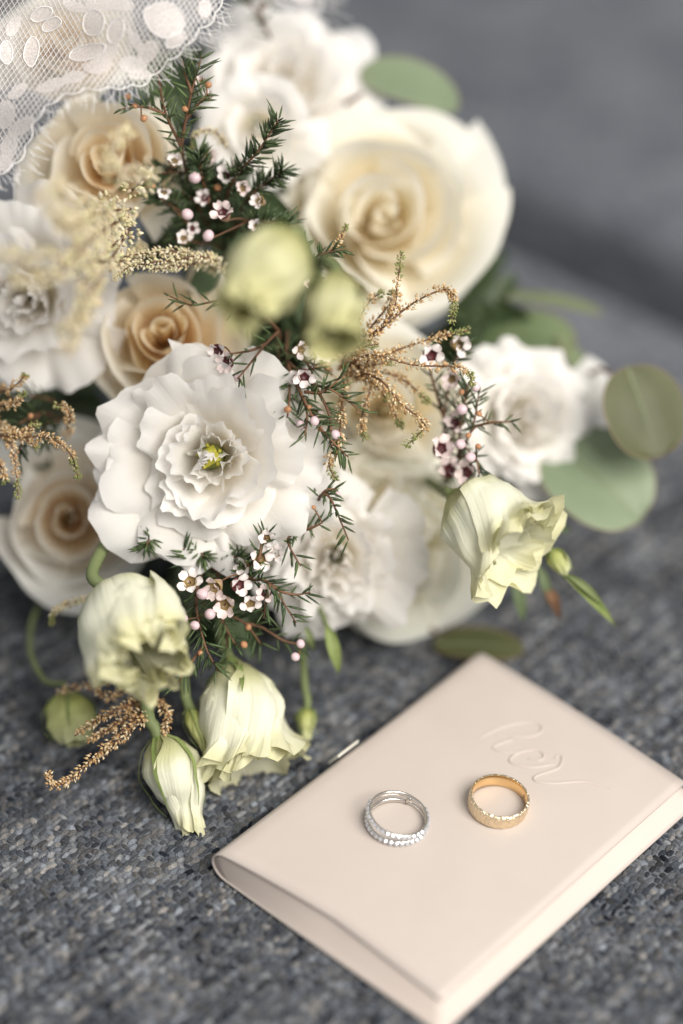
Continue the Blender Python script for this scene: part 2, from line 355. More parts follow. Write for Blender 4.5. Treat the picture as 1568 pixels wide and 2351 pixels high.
# woven yarn relief on the near cushion: short floats of yarn, laid in two crossing directions
def yarns():
    rng = np.random.default_rng(5)
    V = []; F = []; C = []
    pa, pb = 3.1, 1.9                        # pitch along the float, across it
    d_lo, d_hi, s_lo, s_hi = 150, seam_d - 30, -560, 330
    na = int((d_hi - d_lo) / pa); nb = int((s_hi - s_lo) / pb)
    ia, ib = np.meshgrid(np.arange(na), np.arange(nb), indexing='ij')
    ia = ia.ravel(); ib = ib.ravel()
    d = d_lo + (ia + .5 * (ib % 2)) * pa + rng.normal(0, .16, ia.size)
    s = s_lo + ib * pb + rng.normal(0, .10, ia.size)
    x = E_L.x * d + E_S.x * s; y = E_L.y * d + E_S.y * s
    # keep only what the camera can see (with a margin) and what is near the plane of focus
    dep = (y * FWD.y) + (0 - CAM_H) * FWD.z
    px = x / dep * LENS / 24; py = ((y) * UPV.y + (0 - CAM_H) * UPV.z) / dep * LENS / 36
    keep = (np.abs(px) < .62) & (py > -.62) & (dep < FOCUS + 170) & (dep > 500)
    d, s, ia, ib = d[keep], s[keep], ia[keep], ib[keep]; n = d.size
    L2 = rng.uniform(1.0, 2.0, n); W2 = rng.uniform(.6, 1.15, n); H = rng.uniform(.45, 1.15, n)
    ang = rng.normal(0, .16, n)
    cross = ((ia + 2 * (ib // 2)) % 4 == 0) & (rng.random(n) < .8); ang = np.where(cross, ang + math.pi / 2, ang)
    yt = rng.random(4000); tone = .62 * rng.random(n) + .38 * yt[ib]
    # yarn dyed light, mid and dark, in loose runs
    run = np.array([noise.noise((a * .013, b * .021, 3.1)) for a, b in zip(d * 4, s * 4)])
    tone = np.clip(tone + run * .35, 0, 1)
    base = np.empty((n, 3)); warm = rng.random(n)[:, None]
    lo = np.array((.011, .013, .018)); md = np.array((.069, .073, .081)); hi = np.array((.245, .25, .26))
    t = tone[:, None]
    base = np.where(t < .5, lo + (md - lo) * (t / .5), md + (hi - md) * ((t - .5) / .5) ** 1.3)
    base = base * np.where(warm > .72, np.array((1.07, 1.0, .92)), np.where(warm < .25, np.array((.94, 1.0, 1.07)), 1.0))
    gu = np.linspace(-1, 1, 5); gv = np.linspace(-1, 1, 4)
    GU, GV = np.meshgrid(gu, gv, indexing='ij'); GU = GU.ravel(); GV = GV.ravel()
    prof = np.clip(1 - GU ** 2 * .95, 0, 1) ** .5 * np.clip(1 - GV ** 2, 0, 1) ** .5
    wv = np.sqrt(np.clip(1 - .55 * GU ** 2, 0, 1))
    lu = L2[:, None] * GU[None, :]; lv = W2[:, None] * (GV * wv)[None, :]
    ca, sa = np.cos(ang)[:, None], np.sin(ang)[:, None]
    dd = d[:, None] + lu * ca - lv * sa; ss = s[:, None] + lu * sa + lv * ca
    zz = -1.25 + H[:, None] * prof[None, :] * 1.05
    P = np.stack([E_L.x * dd + E_S.x * ss, E_L.y * dd + E_S.y * ss, zz], -1).reshape(-1, 3) * .001
    k = GU.size
    q = np.array([(i * 4 + j, (i + 1) * 4 + j, (i + 1) * 4 + j + 1, i * 4 + j + 1) for i in range(4) for j in range(3)])
    Fq = (q[None] + (np.arange(n) * k)[:, None, None]).reshape(-1, 4)
    me = bpy.data.meshes.new('woven_yarn')
    me.vertices.add(P.shape[0]); me.vertices.foreach_set('co', P.ravel().astype(np.float32))
    me.loops.add(Fq.size); me.loops.foreach_set('vertex_index', Fq.ravel().astype(np.int32))
    me.polygons.add(Fq.shape[0]); me.polygons.foreach_set('loop_start', np.arange(0, Fq.size, 4, dtype=np.int32))
    me.polygons.foreach_set('loop_total', np.full(Fq.shape[0], 4, dtype=np.int32))
    me.polygons.foreach_set('use_smooth', np.ones(Fq.shape[0], dtype=bool))
    me.update(calc_edges=True); me.validate()
    a = me.color_attributes.new('col', 'FLOAT_COLOR', 'POINT')
    cc = np.ones((P.shape[0], 4), dtype=np.float32); cc[:, :3] = np.repeat(base, k, axis=0); a.data.foreach_set('color', cc.ravel())
    # loose surface fibres
    pick = rng.integers(0, n, 26000); fb = MB()
    hx = E_L.x * d[pick] + E_S.x * s[pick] + rng.normal(0, .7, pick.size); hy = E_L.y * d[pick] + E_S.y * s[pick] + rng.normal(0, .7, pick.size)
    th = rng.uniform(0, 2 * math.pi, pick.size); ln = rng.uniform(.7, 2.0, pick.size); bnd = rng.normal(0, .5, pick.size); zt = rng.uniform(0, .55, pick.size); wd = .045
    c1, s1 = np.cos(th), np.sin(th); c2, s2 = np.cos(th + bnd), np.sin(th + bnd)
    p0 = np.stack([hx, hy, np.full_like(hx, -.35)], -1); p1 = p0 + np.stack([c1 * ln, s1 * ln, zt + .2], -1); p2 = p1 + np.stack([c2 * ln, s2 * ln, zt * .3 - .15], -1)
    sd_ = np.stack([-s1, c1, np.zeros_like(c1)], -1) * wd; up_ = np.array((0, 0, wd))
    Vf = np.stack([p0 - sd_, p0 + sd_, p0 + up_, p1 - sd_, p1 + sd_, p1 + up_, p2], 1).reshape(-1, 3) * .001
    tri = np.array([(0, 3, 5), (0, 5, 2), (2, 5, 4), (2, 4, 1), (3, 6, 5), (5, 6, 4)])
    Tf = (tri[None] + (np.arange(pick.size) * 7)[:, None, None]).reshape(-1, 3)
    mf = bpy.data.meshes.new('lint_fibres'); mf.from_pydata(Vf.tolist(), [], Tf.tolist())
    af = mf.color_attributes.new('col', 'FLOAT_COLOR', 'POINT'); cf = np.ones((Vf.shape[0], 4), dtype=np.float32)
    cf[:, :3] = np.repeat(base[pick] * 1.15 + .02, 7, axis=0); af.data.foreach_set('color', cf.ravel())
    link('lint_fibres', mf, M['yarn'], cu, 'stuff')
    o = link('woven_yarn', me, M['yarn'], cu, 'stuff')
    return o
yarns()

# ------------------------------------------------------------------ vow booklet
L0 = ground(486, 1990, 3); D0 = ground(1030, 2348, 0)
BW = (D0 - L0).dot(E_S); 
LEN = (ground(1105, 1508, 10) - ground(482, 1962, 10)).dot(E_L) 
print('book', BW, LEN)
O_B = L0 + E_S * 0; O_B.z = 0
Z_SP, Z_FE = 10.5, 5.5
def book_pt(w, l, z): return O_B + E_S * w + E_L * l + Vector((0, 0, z))
def top_z(w):
    t = min(1, max(0, w / BW)); return lerp(Z_SP, Z_FE, t) + 1.0 * math.sin(math.pi * t) * 1.0
def book():
    root = empty('vow_booklet', book_pt(BW / 2, LEN / 2, 0))
    tag(root, 'blush pink folded vow booklet lying on the grey sofa under the rings', 'booklet')
    inv = root.matrix_world.inverted()
    th = .55
    def sheet(prof, name, mat, l0=0.0, l1=LEN, th=.55, nl=26, wob=.35):
        mb = MB(); n = len(prof)
        nr = []
        for i in range(n):
            a = Vector(prof[max(0, i - 1)]); b = Vector(prof[min(n - 1, i + 1)]); t = (b - a).normalized(); nr.append(Vector((-t.y, t.x)))
        for side in (0, 1):
            vs = []
            for j in range(nl + 1):
                for i, (w, z) in enumerate(prof):
                    l = lerp(l0 + 6.0 * sstep(.3, .9, z / (Z_FE - .5)) * min(1, max(0, (w - 2) / 45)) ** .8, l1, j / nl)
                    q = Vector((w, z)) + nr[i] * (th * (side - .5))
                    wz = wob * math.sin(l * .045 + w * .03 + 1) * (z / 12.0)
                    vs.append(tuple((inv @ (book_pt(q.x, l, q.y + wz) * .001)) * 1000))
            fs = [(j * n + i, j * n + i + 1, (j + 1) * n + i + 1, (j + 1) * n + i) for j in range(nl) for i in range(n - 1)]
            if side: fs = [f[::-1] for f in fs]
            mb.add(vs, fs)
        K = n * (nl + 1); rim = []
        for i in range(n - 1):
            rim += [(i, i + K, i + 1 + K, i + 1), (nl * n + i + 1, nl * n + i + 1 + K, nl * n + i + K, nl * n + i)]
        for j in range(nl):
            rim += [(j * n, (j + 1) * n, (j + 1) * n + K, j * n + K), ((j + 1) * n - 1, (j + 1) * n - 1 + K, (j + 2) * n - 1 + K, (j + 2) * n - 1)]
        mb.f += rim
        me = mb.mesh(name); o = link(name, me, mat, root)
        return o
    rl = (Z_SP - .4) / 2
    prof = [(w, .45) for w in np.linspace(BW + 1.5, rl + 1, 12)]
    prof += [(rl + .5 - rl * 1.05 * math.cos(a) , .45 + rl - rl * math.sin(a)) for a in [R(x) for x in range(75, -90, -15)]]
    prof += [(w, top_z(w)) for w in np.linspace(rl + 3, BW - 4.0, 26)]
    prof = [(float(a), float(b)) for a, b in prof]
    sheet(prof, 'cover', M['paper'])
    # soft block of folded pages, its edges stepping back towards the top cover
    mb = MB(); rings = 9; per = []
    nw, nl_ = 30, 34
    for i in range(nw): per.append((i / nw, 0.0))
    for i in range(nl_): per.append((1.0, i / nl_))
    for i in range(nw): per.append((1 - i / nw, 1.0))
    for i in range(nl_): per.append((0.0, 1 - i / nl_))
    vs = []
    for q in range(rings):
        h = q / (rings - 1); sp_in = rl * (1 - math.sqrt(max(0, 1 - (2 * h - 1) ** 2))) + .9
        for (a_, b_) in per:
            w = lerp(sp_in, BW + .6 - 5.4 * h ** 1.1, a_)
            l = lerp(.6 + 6.0 * h ** .9 * min(1, max(0, (w - 2) / 45)) ** .8, LEN - .6 - 1.2 * h, b_)
            z = lerp(.85, top_z(w) - .6, h) + .12 * math.sin(h * 40) * (1 - b_) * 0
            vs.append(tuple((inv @ (book_pt(w, l, z) * .001)) * 1000))
    K = len(per)
    fs = [(q * K + i, q * K + (i + 1) % K, (q + 1) * K + (i + 1) % K, (q + 1) * K + i) for q in range(rings - 1) for i in range(K)]
    mb.add(vs, fs); mb.build('page_block', M['paper_in'], root)
    # thread tab sewn through the spine
    mb = MB(); 
    a = (pix(770, 1752, 25) ); 
    lc = (ground(797, 1735, 8) - O_B).dot(E_L)
    pts = []
    for (w, l, z) in [(-1.9, lc - 5, 5.0), (-1.9, lc + 5, 5.0), (2.4, lc + 5, 10.8), (2.4, lc - 5, 10.8)]:
        pts.append(book_pt(w, l, z))
    tabv = []
    for dz_ in (0, 1.3):
        for p in pts: tabv.append(tuple((inv @ ((p + Vector((-.5, .5, dz_))) * .001)) * 1000))
    mb.add(tabv, [(3, 2, 1, 0), (4, 5, 6, 7), (0, 1, 5, 4), (1, 2, 6, 5), (2, 3, 7, 6), (3, 0, 4, 7)])
    mb.build('thread_tab', M['ribbon'], root, smooth=False)
    # embossed word along the cover
    strokes = [
        [(165, 362), (230, 322), (310, 283), (400, 250), (500, 224), (600, 212), (690, 220), (740, 245), (745, 290), (690, 325), (600, 345), (500, 340), (400, 328), (330, 330)],
        [(285, 440), (340, 415), (400, 392), (455, 375), (475, 352)],
        [(290, 445), (330, 470), (410, 486), (500, 490), (580, 476), (660, 463), (725, 474), (762, 505), (755, 545), (700, 560), (620, 545)],
        [(640, 463), (560, 480), (490, 515), (452, 560), (480, 592), (550, 612), (640, 624), (730, 618), (810, 603), (870, 590)],
        [(862, 548), (880, 522), (912, 514), (935, 540), (925, 590), (900, 628), (840, 655), (770, 678), (705, 700), (672, 728), (710, 758), (790, 770), (880, 771), (980, 764), (1080, 756), (1170, 762), (1260, 783), (1340, 805), (1400, 832)]]
    mb = MB()
    for st in strokes:
        P = []
        for (zx, zy) in st:
            dx = (1350 + zx / 3.136) / 1.2762; dy = (2050 + zy / 3.136) / 1.2762
            g = ground(dx, dy, 10)
            for _ in range(3):
                w = (g - O_B).dot(E_S); l = (g - O_B).dot(E_L)
                g = ground(dx, dy, top_z(w) + .35 * math.sin(l * .045 + w * .03 + 1) * (top_z(w) / 12) + .22)
            P.append(g)
        path = catmull(P, 5)
        path = [Vector((inv @ (p * .001)) * 1000) for p in path]
        tube(mb, path, lambda t: .26 + .30 * min(1, 4 * t * (1 - t) * 2.0), 10)
    mb.build('embossed_lettering', M['paper'], root)
    return root
book()
def on_cover(x, y):
    g = ground(x, y, 10)
    for _ in range(4):
        w = (g - O_B).dot(E_S); l = (g - O_B).dot(E_L)
        z = top_z(w) + .28 + .35 * math.sin(l * .045 + w * .03 + 1) * (top_z(w) / 12)
        g = ground(x, y, z)
    sl = (top_z(w + 5) - top_z(w - 5)) / 10
    nrm = (Vector((0, 0, 1)) - E_S * sl).normalized()
    return g, nrm

# ------------------------------------------------------------------ rings
def lathe(mb, prof, seg=72, closed=True, wob=None):
    n = len(prof); vs = []; uv = []
    for k in range(seg):
        a = 2 * math.pi * k / seg
        for i, (r, z) in enumerate(prof):
            rr = r + (wob(a, z, i) if wob else 0)
            vs.append((rr * math.cos(a), rr * math.sin(a), z)); uv.append((k / seg, i / n))
    m = n if closed else n - 1
    fs = [(k * n + i, k * n + (i + 1) % n, ((k + 1) % seg) * n + (i + 1) % n, ((k + 1) % seg) * n + i) for k in range(seg) for i in range(m)]
    mb.add(vs, [f[::-1] for f in fs], uv)
def gold_ring():
    g, nrm = on_cover(1142, 1852)
    nrm = (nrm + RGT * .07).normalized()
    root = empty('gold_ring', g, frame(nrm, 0, Vector((0, 1, 0))))
    tag(root, 'wide hammered yellow gold wedding band beside the embossed word on the booklet', 'ring')
    Ro, Ri, h = 9.75, 8.75, 5.2
    mb = MB(); rnd = random.Random(3)
    prof = [(Ro - .25, .05), (Ro - .04, .25)] + [(Ro + .12 * math.sin(math.pi * t), lerp(.25, h - .25, t)) for t in (.2, .35, .5, .65, .8)] + [(Ro - .04, h - .25), (Ro - .28, h), (Ri + .18, h)]
    def wob(a, z, i): return .05 * noise.noise((math.cos(a) * 9, math.sin(a) * 9, z * 1.1)) if 1 <= i <= 7 else 0
    lathe(mb, prof, 150, False, wob)
    o = mb.build('hammered_band', M['gold_ham'], root)
    mb = MB(); lathe(mb, [(Ri + .18, h), (Ri + .02, h - .2), (Ri - .04, h / 2), (Ri + .02, .2), (Ri + .2, .05), (Ro - .25, .05)], 96, False)
    mb.build('inner_band', M['gold'], root)
    mb = MB()
    for k, (a0, z0) in enumerate([(.02, 3.3), (.07, 3.1), (.03, 2.2), (.08, 2.0)]):
        aa = R(12) + a0 * 1.6
        p = [Vector(((Ri - .06) * math.cos(aa + .02 * t), (Ri - .06) * math.sin(aa + .02 * t), z0 + .75 * t)) for t in (0, .5, 1)]
        tube(mb, p, .07, 5)
    mb.build('hallmark', plain_mat('engraved_mark', (.10, .05, .02), (.14, .07, .03)), root)
gold_ring()
def silver_ring():
    g, nrm = on_cover(911, 1890)
    nrm = (nrm + RGT * .07).normalized()
    root = empty('diamond_ring', g, frame(nrm, 0, Vector((0, 1, 0))))
    tag(root, 'white gold double band ring set with two rows of clear stones, on the booklet', 'ring')
    Rm = 9.2
    gm = MB(); # faceted stone
    seg = 8; vs = []
    for (r, z) in [(.42, .50), (.84, .16), (.88, 0), (.05, -.5)]:
        for k in range(seg):
            a = 2 * math.pi * k / seg + (.39 if r < .4 else 0); vs.append((r * math.cos(a), r * math.sin(a), z))
    fs = [tuple(range(seg))] + [(j * seg + k, (j + 1) * seg + k, (j + 1) * seg + (k + 1) % seg, j * seg + (k + 1) % seg) for j in range(3) for k in range(seg)]
    gm.add(vs, fs); gme = gm.mesh('stone', False)
    for (z0, tx, ty, off) in [(.9, 0, 0, 0), (4.1, .02, -.11, .25)]:
        def zt(a): return z0 + tx * Rm * math.sin(a) + ty * Rm * math.cos(a)
        mb = MB(); path = []
        n = 90
        for k in range(n):
            a = 2 * math.pi * k / n
            w = .10 * math.sin(a * 7 + z0)
            for (dr, dz_) in [(.55, -.55), (.75, 0), (.55, .62), (0, .78), (-.45, .62), (-.55, 0), (-.45, -.6), (0, -.75)]:
                rr = Rm + dr * .75 + w * .4
                path.append((rr * math.cos(a), rr * math.sin(a), zt(a) + dz_))
        fs = [(k * 8 + i, k * 8 + (i + 1) % 8, ((k + 1) % n) * 8 + (i + 1) % 8, ((k + 1) % n) * 8 + i) for k in range(n) for i in range(8)]
        mb.add(path, fs); b = mb.build('band', M['silver'], root)
        ns = 35
        for k in range(ns):
            a = 2 * math.pi * k / ns + off * .1
            if math.sin(a) > .45: continue          # rear of the shank is plain metal
            o = link('stone', gme, M['gem'], root)
            d = Vector((math.cos(a), math.sin(a), .28)).normalized()
            o.location = (Vector((math.cos(a) * (Rm + .72), math.sin(a) * (Rm + .72), zt(a) + .15))) * .001
            o.rotation_euler = d.to_track_quat('Z', 'Y').to_euler()
    mb = MB(); tube(mb, [Vector((Rm * math.cos(R(q)), Rm * math.sin(R(q)), zz)) for q, zz in [(70, .9), (66, 2.2), (62, 3.6)]], .8, 8)
    mb.build('bridge', M['silver'], root)
silver_ring()

# ------------------------------------------------------------------ flowers
GATHER = pix(560, 830, 175); GATHER.z = max(GATHER.z, 30)
def nz(p, s=0.0): return noise.noise((p[0] + s, p[1] - s * .7, p[2] + s * 1.3))

def add_stem(root, base, mat='stem', r=2.2, via=None, name='stem'):
    inv = root.matrix_world.inverted()
    mid = base.lerp(GATHER, .55)
    z = root.matrix_world.to_3x3() @ Vector((0, 0, 1))
    pts = [base + z * 1.5, base - z * 9, mid.lerp(base - z * 22, .4), GATHER + Vector((nz(base * .05) * 12, nz(base * .05, 9) * 12, nz(base * .05, 4) * 8))]
    path = [inv @ (p * .001) * 1000 for p in catmull(pts, 6)]
    mb = MB(); tube(mb, path, r, 8); return mb.build(name, M[mat], root)

def rose(label, cx, cy, dz, Rpx, axis, mat, seed, n=18, roll=0.0, openn=1.0, hh=.85, ctr=.9, name='rose', group=None, tight=.09):
    rnd = random.Random(seed); s = mmpp(dz); Rr = Rpx * s; H = Rr * hh
    ax = cdir(axis); face = pix(cx, cy, dz); base = face - ax * (H * ctr)
    root = empty(name, base, frame(ax, roll)); tag(root, label, 'rose', group)
    mats = mat if isinstance(mat, tuple) else (mat, mat)
    for k in range(n):
        t = k / (n - 1)
        rk = Rr * (.035 + .76 * openn * t ** 1.12) * rnd.uniform(.96, 1.04)
        zk = H * (.93 + .13 * math.sin(math.pi * min(1, t * 1.2)) - .50 * t ** 2.4) * rnd.uniform(.96, 1.04)
        hw = lerp(R(118), R(66), min(1, t * 1.9)) * rnd.uniform(.78, 1.18)
        ph0 = k * R(137.5) + rnd.uniform(-.6, .6)
        curl = Rr * (.012 + .18 * t ** 1.6) * rnd.uniform(.6, 1.3)
        sp = lerp(.30, .10, min(1, t * 1.5)) * rnd.uniform(.2, 1.5); sd = rnd.uniform(0, 100)
        bulge = lerp(1.05, 1.14, t); tip = rnd.uniform(.2, 1.0) * t
        notch = rnd.uniform(-1, 1)
        ox, oy = rnd.gauss(0, .045) * Rr, rnd.gauss(0, .045) * Rr
        def f(u, v):
            ve = v * (1 - .30 * abs(u) ** 2.3 * (1 - .2 * t))
            r, z = bez((.05 * Rr, 0), (rk * .95 * bulge, -.02 * H), (rk * bulge, zk * .55), (rk, zk), ve)
            k2 = max(0.0, (v - .60) / .40); c = curl * k2 ** 2 * (.5 + .9 * abs(u - notch * .5) ** 1.3 + tip * .35 * math.cos(u * 3.3 + notch))
            r += c; z -= c * (.30 + .65 * t)
            wv = .42 + .58 * sstep(0, .5, v)
            a = ph0 + u * hw * wv
            r *= 1 + sp * u * v
            am = Rr * (.035 + .085 * t) * v
            r += am * noise.noise((u * 1.2, v * 1.3, sd)) + Rr * .022 * t * v ** 3 * noise.noise((u * 4.0, v * 3, sd + 7)); z += am * noise.noise((u * 1.3, v * 1.5, sd + 40))
            return (r * math.cos(a) + ox * v, r * math.sin(a) + oy * v, z)
        nu = 20
        vs, fs, uv = grid(nu, 13, f); mb = MB(); mb.add(vs, fs, uv); mb.build('petal', M[mats[0] if t < .55 else mats[1]], root)
    mb = MB(); vs, fs, uv = grid(20, 6, lambda u, v: (Rr * .33 * math.sin(v * 1.6) * math.cos(u * math.pi), Rr * .33 * math.sin(v * 1.6) * math.sin(u * math.pi), -Rr * .10 + Rr * .16 * v))
    mb.add(vs, fs, uv); mb.build('calyx', M['sepal'], root)
    add_stem(root, base); return root

def lisianthus(label, cx, cy, dz, Rpx, axis, seed, n=17, roll=0.0, hh=.62, ctr=.62, mat='white', ruffle=1.0, name='lisianthus', hole=.13, freq=3.0, group=None, flat=.5, stigma=True, cat='lisianthus', oc=.24):
    rnd = random.Random(seed); s = mmpp(dz); Rr = Rpx * s; H = Rr * hh
    ax = cdir(axis); face = pix(cx, cy, dz); base = face - ax * (H * ctr)
    root = empty(name, base, frame(ax, roll)); tag(root, label, cat, group)
    for k in range(n):
        t = k / (n - 1)
        rk = Rr * (hole + (.86 - hole) * t ** .8) * rnd.uniform(.86, 1.08)
        zk = H * (1.0 - flat * t ** 1.7) * rnd.uniform(.86, 1.10)
        hw = lerp(R(95), R(58), min(1, t * 1.4)) * rnd.uniform(.75, 1.3)
        ph0 = k * R(137.5) + rnd.uniform(-.5, .5)
        curl = Rr * lerp(-.06, oc, min(1, t * 1.7)) * rnd.uniform(.5, 1.3); sd = rnd.uniform(0, 100)
        fq = freq * .62 * rnd.uniform(.75, 1.3); ox, oy = rnd.gauss(0, .05) * Rr, rnd.gauss(0, .05) * Rr; p1, p2 = rnd.uniform(0, 6.3), rnd.uniform(0, 6.3)
        amp = Rr * ruffle * lerp(.020, .062, min(1, t * 1.5)) * rnd.uniform(.7, 1.3)
        def f(u, v):
            ve = v * (1 - .30 * abs(u) ** 2.3)
            r, z = bez((.05 * Rr, 0), (rk * .75, .0), (rk * .98, zk * .60), (rk, zk), ve)
            k2 = max(0.0, (v - .55) / .45); c = curl * k2 ** 2
            r += c; z -= c * (.2 + .7 * t)
            w = amp * v ** 2.2 * (math.sin(fq * u * math.pi + p1) + .40 * math.sin(2.1 * fq * u * math.pi + p2) + 2.2 * noise.noise((u * 1.7, v * 1.6, sd)))
            w += Rr * .016 * ruffle * v ** 7 * math.sin(fq * 3.7 * u * math.pi + p1 * 2)
            nr, nzv = lerp(.9, .45, t), lerp(.25, .8, t)
            r += w * nr; z += w * nzv
            z += Rr * .035 * v ** 6 * noise.noise((u * 7, 0, sd + 3)) * ruffle
            a = ph0 + u * hw * (.35 + .65 * sstep(0, .6, v))
            r *= 1 + .12 * u * v
            return (r * math.cos(a) + ox * v * v, r * math.sin(a) + oy * v * v, z)
        vs, fs, uv = grid(34, 13, f); mb = MB(); mb.add(vs, fs, uv); mb.build('petal', M[mat], root)
    if stigma:
        mb = MB(); lathe(mb, [(0.01, H * .25), (Rr * .09, H * .28), (Rr * .11, H * .45), (Rr * .05, H * .62), (.01, H * .64)], 14, False)
        mb.build('pistil', M['throat'], root)
        mb = MB()
        for q in range(2):
            vs, fs, uv = grid(8, 6, lambda u, v: (Rr * (.075 * (2 * v - 1)), Rr * (.04 * u + (-.028 if q else .028)), H * .60 + Rr * .05 * (1 - u * u) * math.sin(v * math.pi)))
            mb.add(vs, fs, uv)
        for q in range(5):
            a = q * 1.2566; tube(mb, [Vector((Rr * .05 * math.cos(a), Rr * .05 * math.sin(a), H * .4)), Vector((Rr * .10 * math.cos(a), Rr * .10 * math.sin(a), H * .62))], Rr * .014, 6)
        mb.build('stigma', M['stamen'], root)
    mb = MB(); lathe(mb, [(Rr * .05, -Rr * .1), (Rr * .1, -Rr * .04), (Rr * .09, Rr * .08)], 12, False); mb.build('calyx', M['sepal'], root)
    add_stem(root, base); return root

def bud(label, x0, y0, x1, y1, dz0, dz1, Wpx, seed, shape='tulip', mat='bud', n=6, stem=None, twist=.8, ruff=1.0, name='lisianthus_bud', nsep=5, stem_r=1.5, group=None, stem_mat='stem', sepl=.55, lump=1.9):
    """bud from its base at (x0, y0) to its tip at (x1, y1); stem = list of (x, y, dz) leading back from the base"""
    rnd = random.Random(seed)
    a = pix(x0, y0, dz0); b = pix(x1, y1, dz1); ax = b - a; Ln = ax.length; Wr = Wpx * mmpp((dz0 + dz1) / 2) / 2
    root = empty(name, a, frame(ax, seed * 1.3)); tag(root, label, 'flower bud', group)
    shp = {'tulip': [(0, .20), (.12, .62), (.3, .92), (.55, 1.0), (.8, .86), (1, .95)],
           'flare': [(0, .18), (.12, .55), (.3, .85), (.55, .95), (.8, .92), (1, 1.12)],
           'taper': [(0, .22), (.12, .75), (.32, 1.0), (.55, .82), (.8, .42), (1, .36)],
           'crumple': [(0, .25), (.12, .72), (.3, .96), (.55, 1.0), (.8, .90), (1, .66)],
           'ball': [(0, .18), (.12, .70), (.35, .98), (.6, 1.0), (.85, .70), (1, .50)]}[shape]
    def rad(v):
        for (p, q), (p2, q2) in zip(shp, shp[1:]):
            if v <= p2: return lerp(q, q2, sstep(p, p2, v))
        return shp[-1][1]
    for k in range(n):
        ph0 = k * R(137.5) if n > 5 else k * 2 * math.pi / n
        lay = 1 - .13 * (n - 1 - k) / max(1, n - 1) * 1.6
        ln = Ln * rnd.uniform(.88, 1.04) * (1.0 if k else .97); sd = rnd.uniform(0, 99); hw = R(rnd.uniform(80, 105)); p1 = rnd.uniform(0, 6)
        fl = rnd.uniform(-.04, .10)
        def f(u, v):
            vv = v * (1 - .10 * abs(u) ** 2.5)
            r = Wr * rad(v) * lay
            r += Wr * .10 * v ** 1.5 * noise.noise((u * 1.3, v * 1.8, sd)) + Wr * .035 * lump * v * (1 - .4 * v) * math.sin(u * 5.5 + p1 * 3)
            r += Wr * ruff * v ** 5 * (.11 * math.sin(u * 8 + p1) + .10 * math.sin(u * 15 + p1 * 2) + fl + .12 * noise.noise((u * 6, 1, sd)))
            r += Wr * (.085 * noise.noise((u * 5.5, v * 1.8, sd + 5)) + .10 * lump * noise.noise((u * 2.0, v * 2.6, sd + 11))) * sstep(.08, .35, v)
            r *= 1 + .10 * u
            ang = ph0 + u * hw * (.6 + .4 * sstep(0, .3, v)) + twist * v * v
            z = ln * vv + Ln * .035 * ruff * v ** 6 * math.sin(u * 11 + p1)
            return (r * math.cos(ang), r * math.sin(ang), z)
        vs, fs, uv = grid(24, 14, f); mb = MB(); mb.add(vs, fs, uv); mb.build('petal', M[mat], root)
    for k in range(nsep):
        ph0 = k * 2 * math.pi / max(1, nsep) + .4; sl = sepl * rnd.uniform(.8, 1.2)
        lift = rnd.uniform(1.04, 1.18)
        def f(u, v):
            vv = v * sl; w = .11 * (1 - v) ** .7 * (1 if v > .03 else .8) * Wr
            r = Wr * rad(vv) * lift + .5 + v ** 3 * Wr * .1
            ang = ph0 + u * w / max(r, .5) + .3 * v
            return (r * math.cos(ang), r * math.sin(ang), Ln * vv + .4 * (1 - u * u))
        vs, fs, uv = grid(4, 9, f); mb = MB(); mb.add(vs, fs, uv); mb.build('sepal', M['sepal'], root)
    inv = root.matrix_world.inverted()
    mb = MB(); lathe(mb, [(Wr * .12, -Wr * .12), (Wr * .22, 0), (Wr * .34, Wr * .14), (Wr * .40, Wr * .3)], 14, False); mb.build('calyx', M['sepal'], root)
    if stem:
        pts = [a + ax.normalized() * 1.5, a - ax.normalized() * 3] + [pix(*p) for p in stem]
        path = [inv @ (p * .001) * 1000 for p in catmull(pts, 7)]
        mb = MB(); tube(mb, path, lambda t: stem_r * (1.15 - .1 * t), 9); mb.build('stem', M[stem_mat], root)
    else: add_stem(root, a, r=1.4)
    return root

# roses
CR = ('cream_in', 'cream'); PE = ('peach_in', 'peach')
rose('largest creamy white open rose at the upper right of the bouquet', 890, 482, 58, 306, (.10, .04, 1), CR, 11, 20, .4, hh=.72)
rose('peach cream rose partly under the lace at the upper left', 232, 352, 22, 195, (-.08, .12, 1), PE, 12, 17, 1.9, hh=.80)
rose('peach rose with deep copper centre just above the big white lisianthus', 372, 752, 26, 222, (.02, .10, 1), PE, 13, 17, 2.6, hh=.85)
rose('creamy yellow rose behind the golden astilbe in the middle', 890, 935, 42, 232, (.05, .0, 1), CR, 14, 16, 1.0, hh=.75)
rose('pale cream rose with green tinged petals low at the right resting on the sofa', 940, 1300, 50, 240, (.20, -.25, 1), ('cream', 'cream_green'), 15, 16, 3.3, hh=.8)
rose('pale blush rose in shade at the lower left edge', 160, 1180, 46, 228, (.12, .05, 1), ('pale_in', 'pale'), 16, 15, 4.2, hh=.8)
rose('cream rose veiled by the lace in the top left corner', 130, 80, 32, 190, (-.05, .15, 1), ('pale_in', 'pale'), 17, 15, .7, hh=.8)

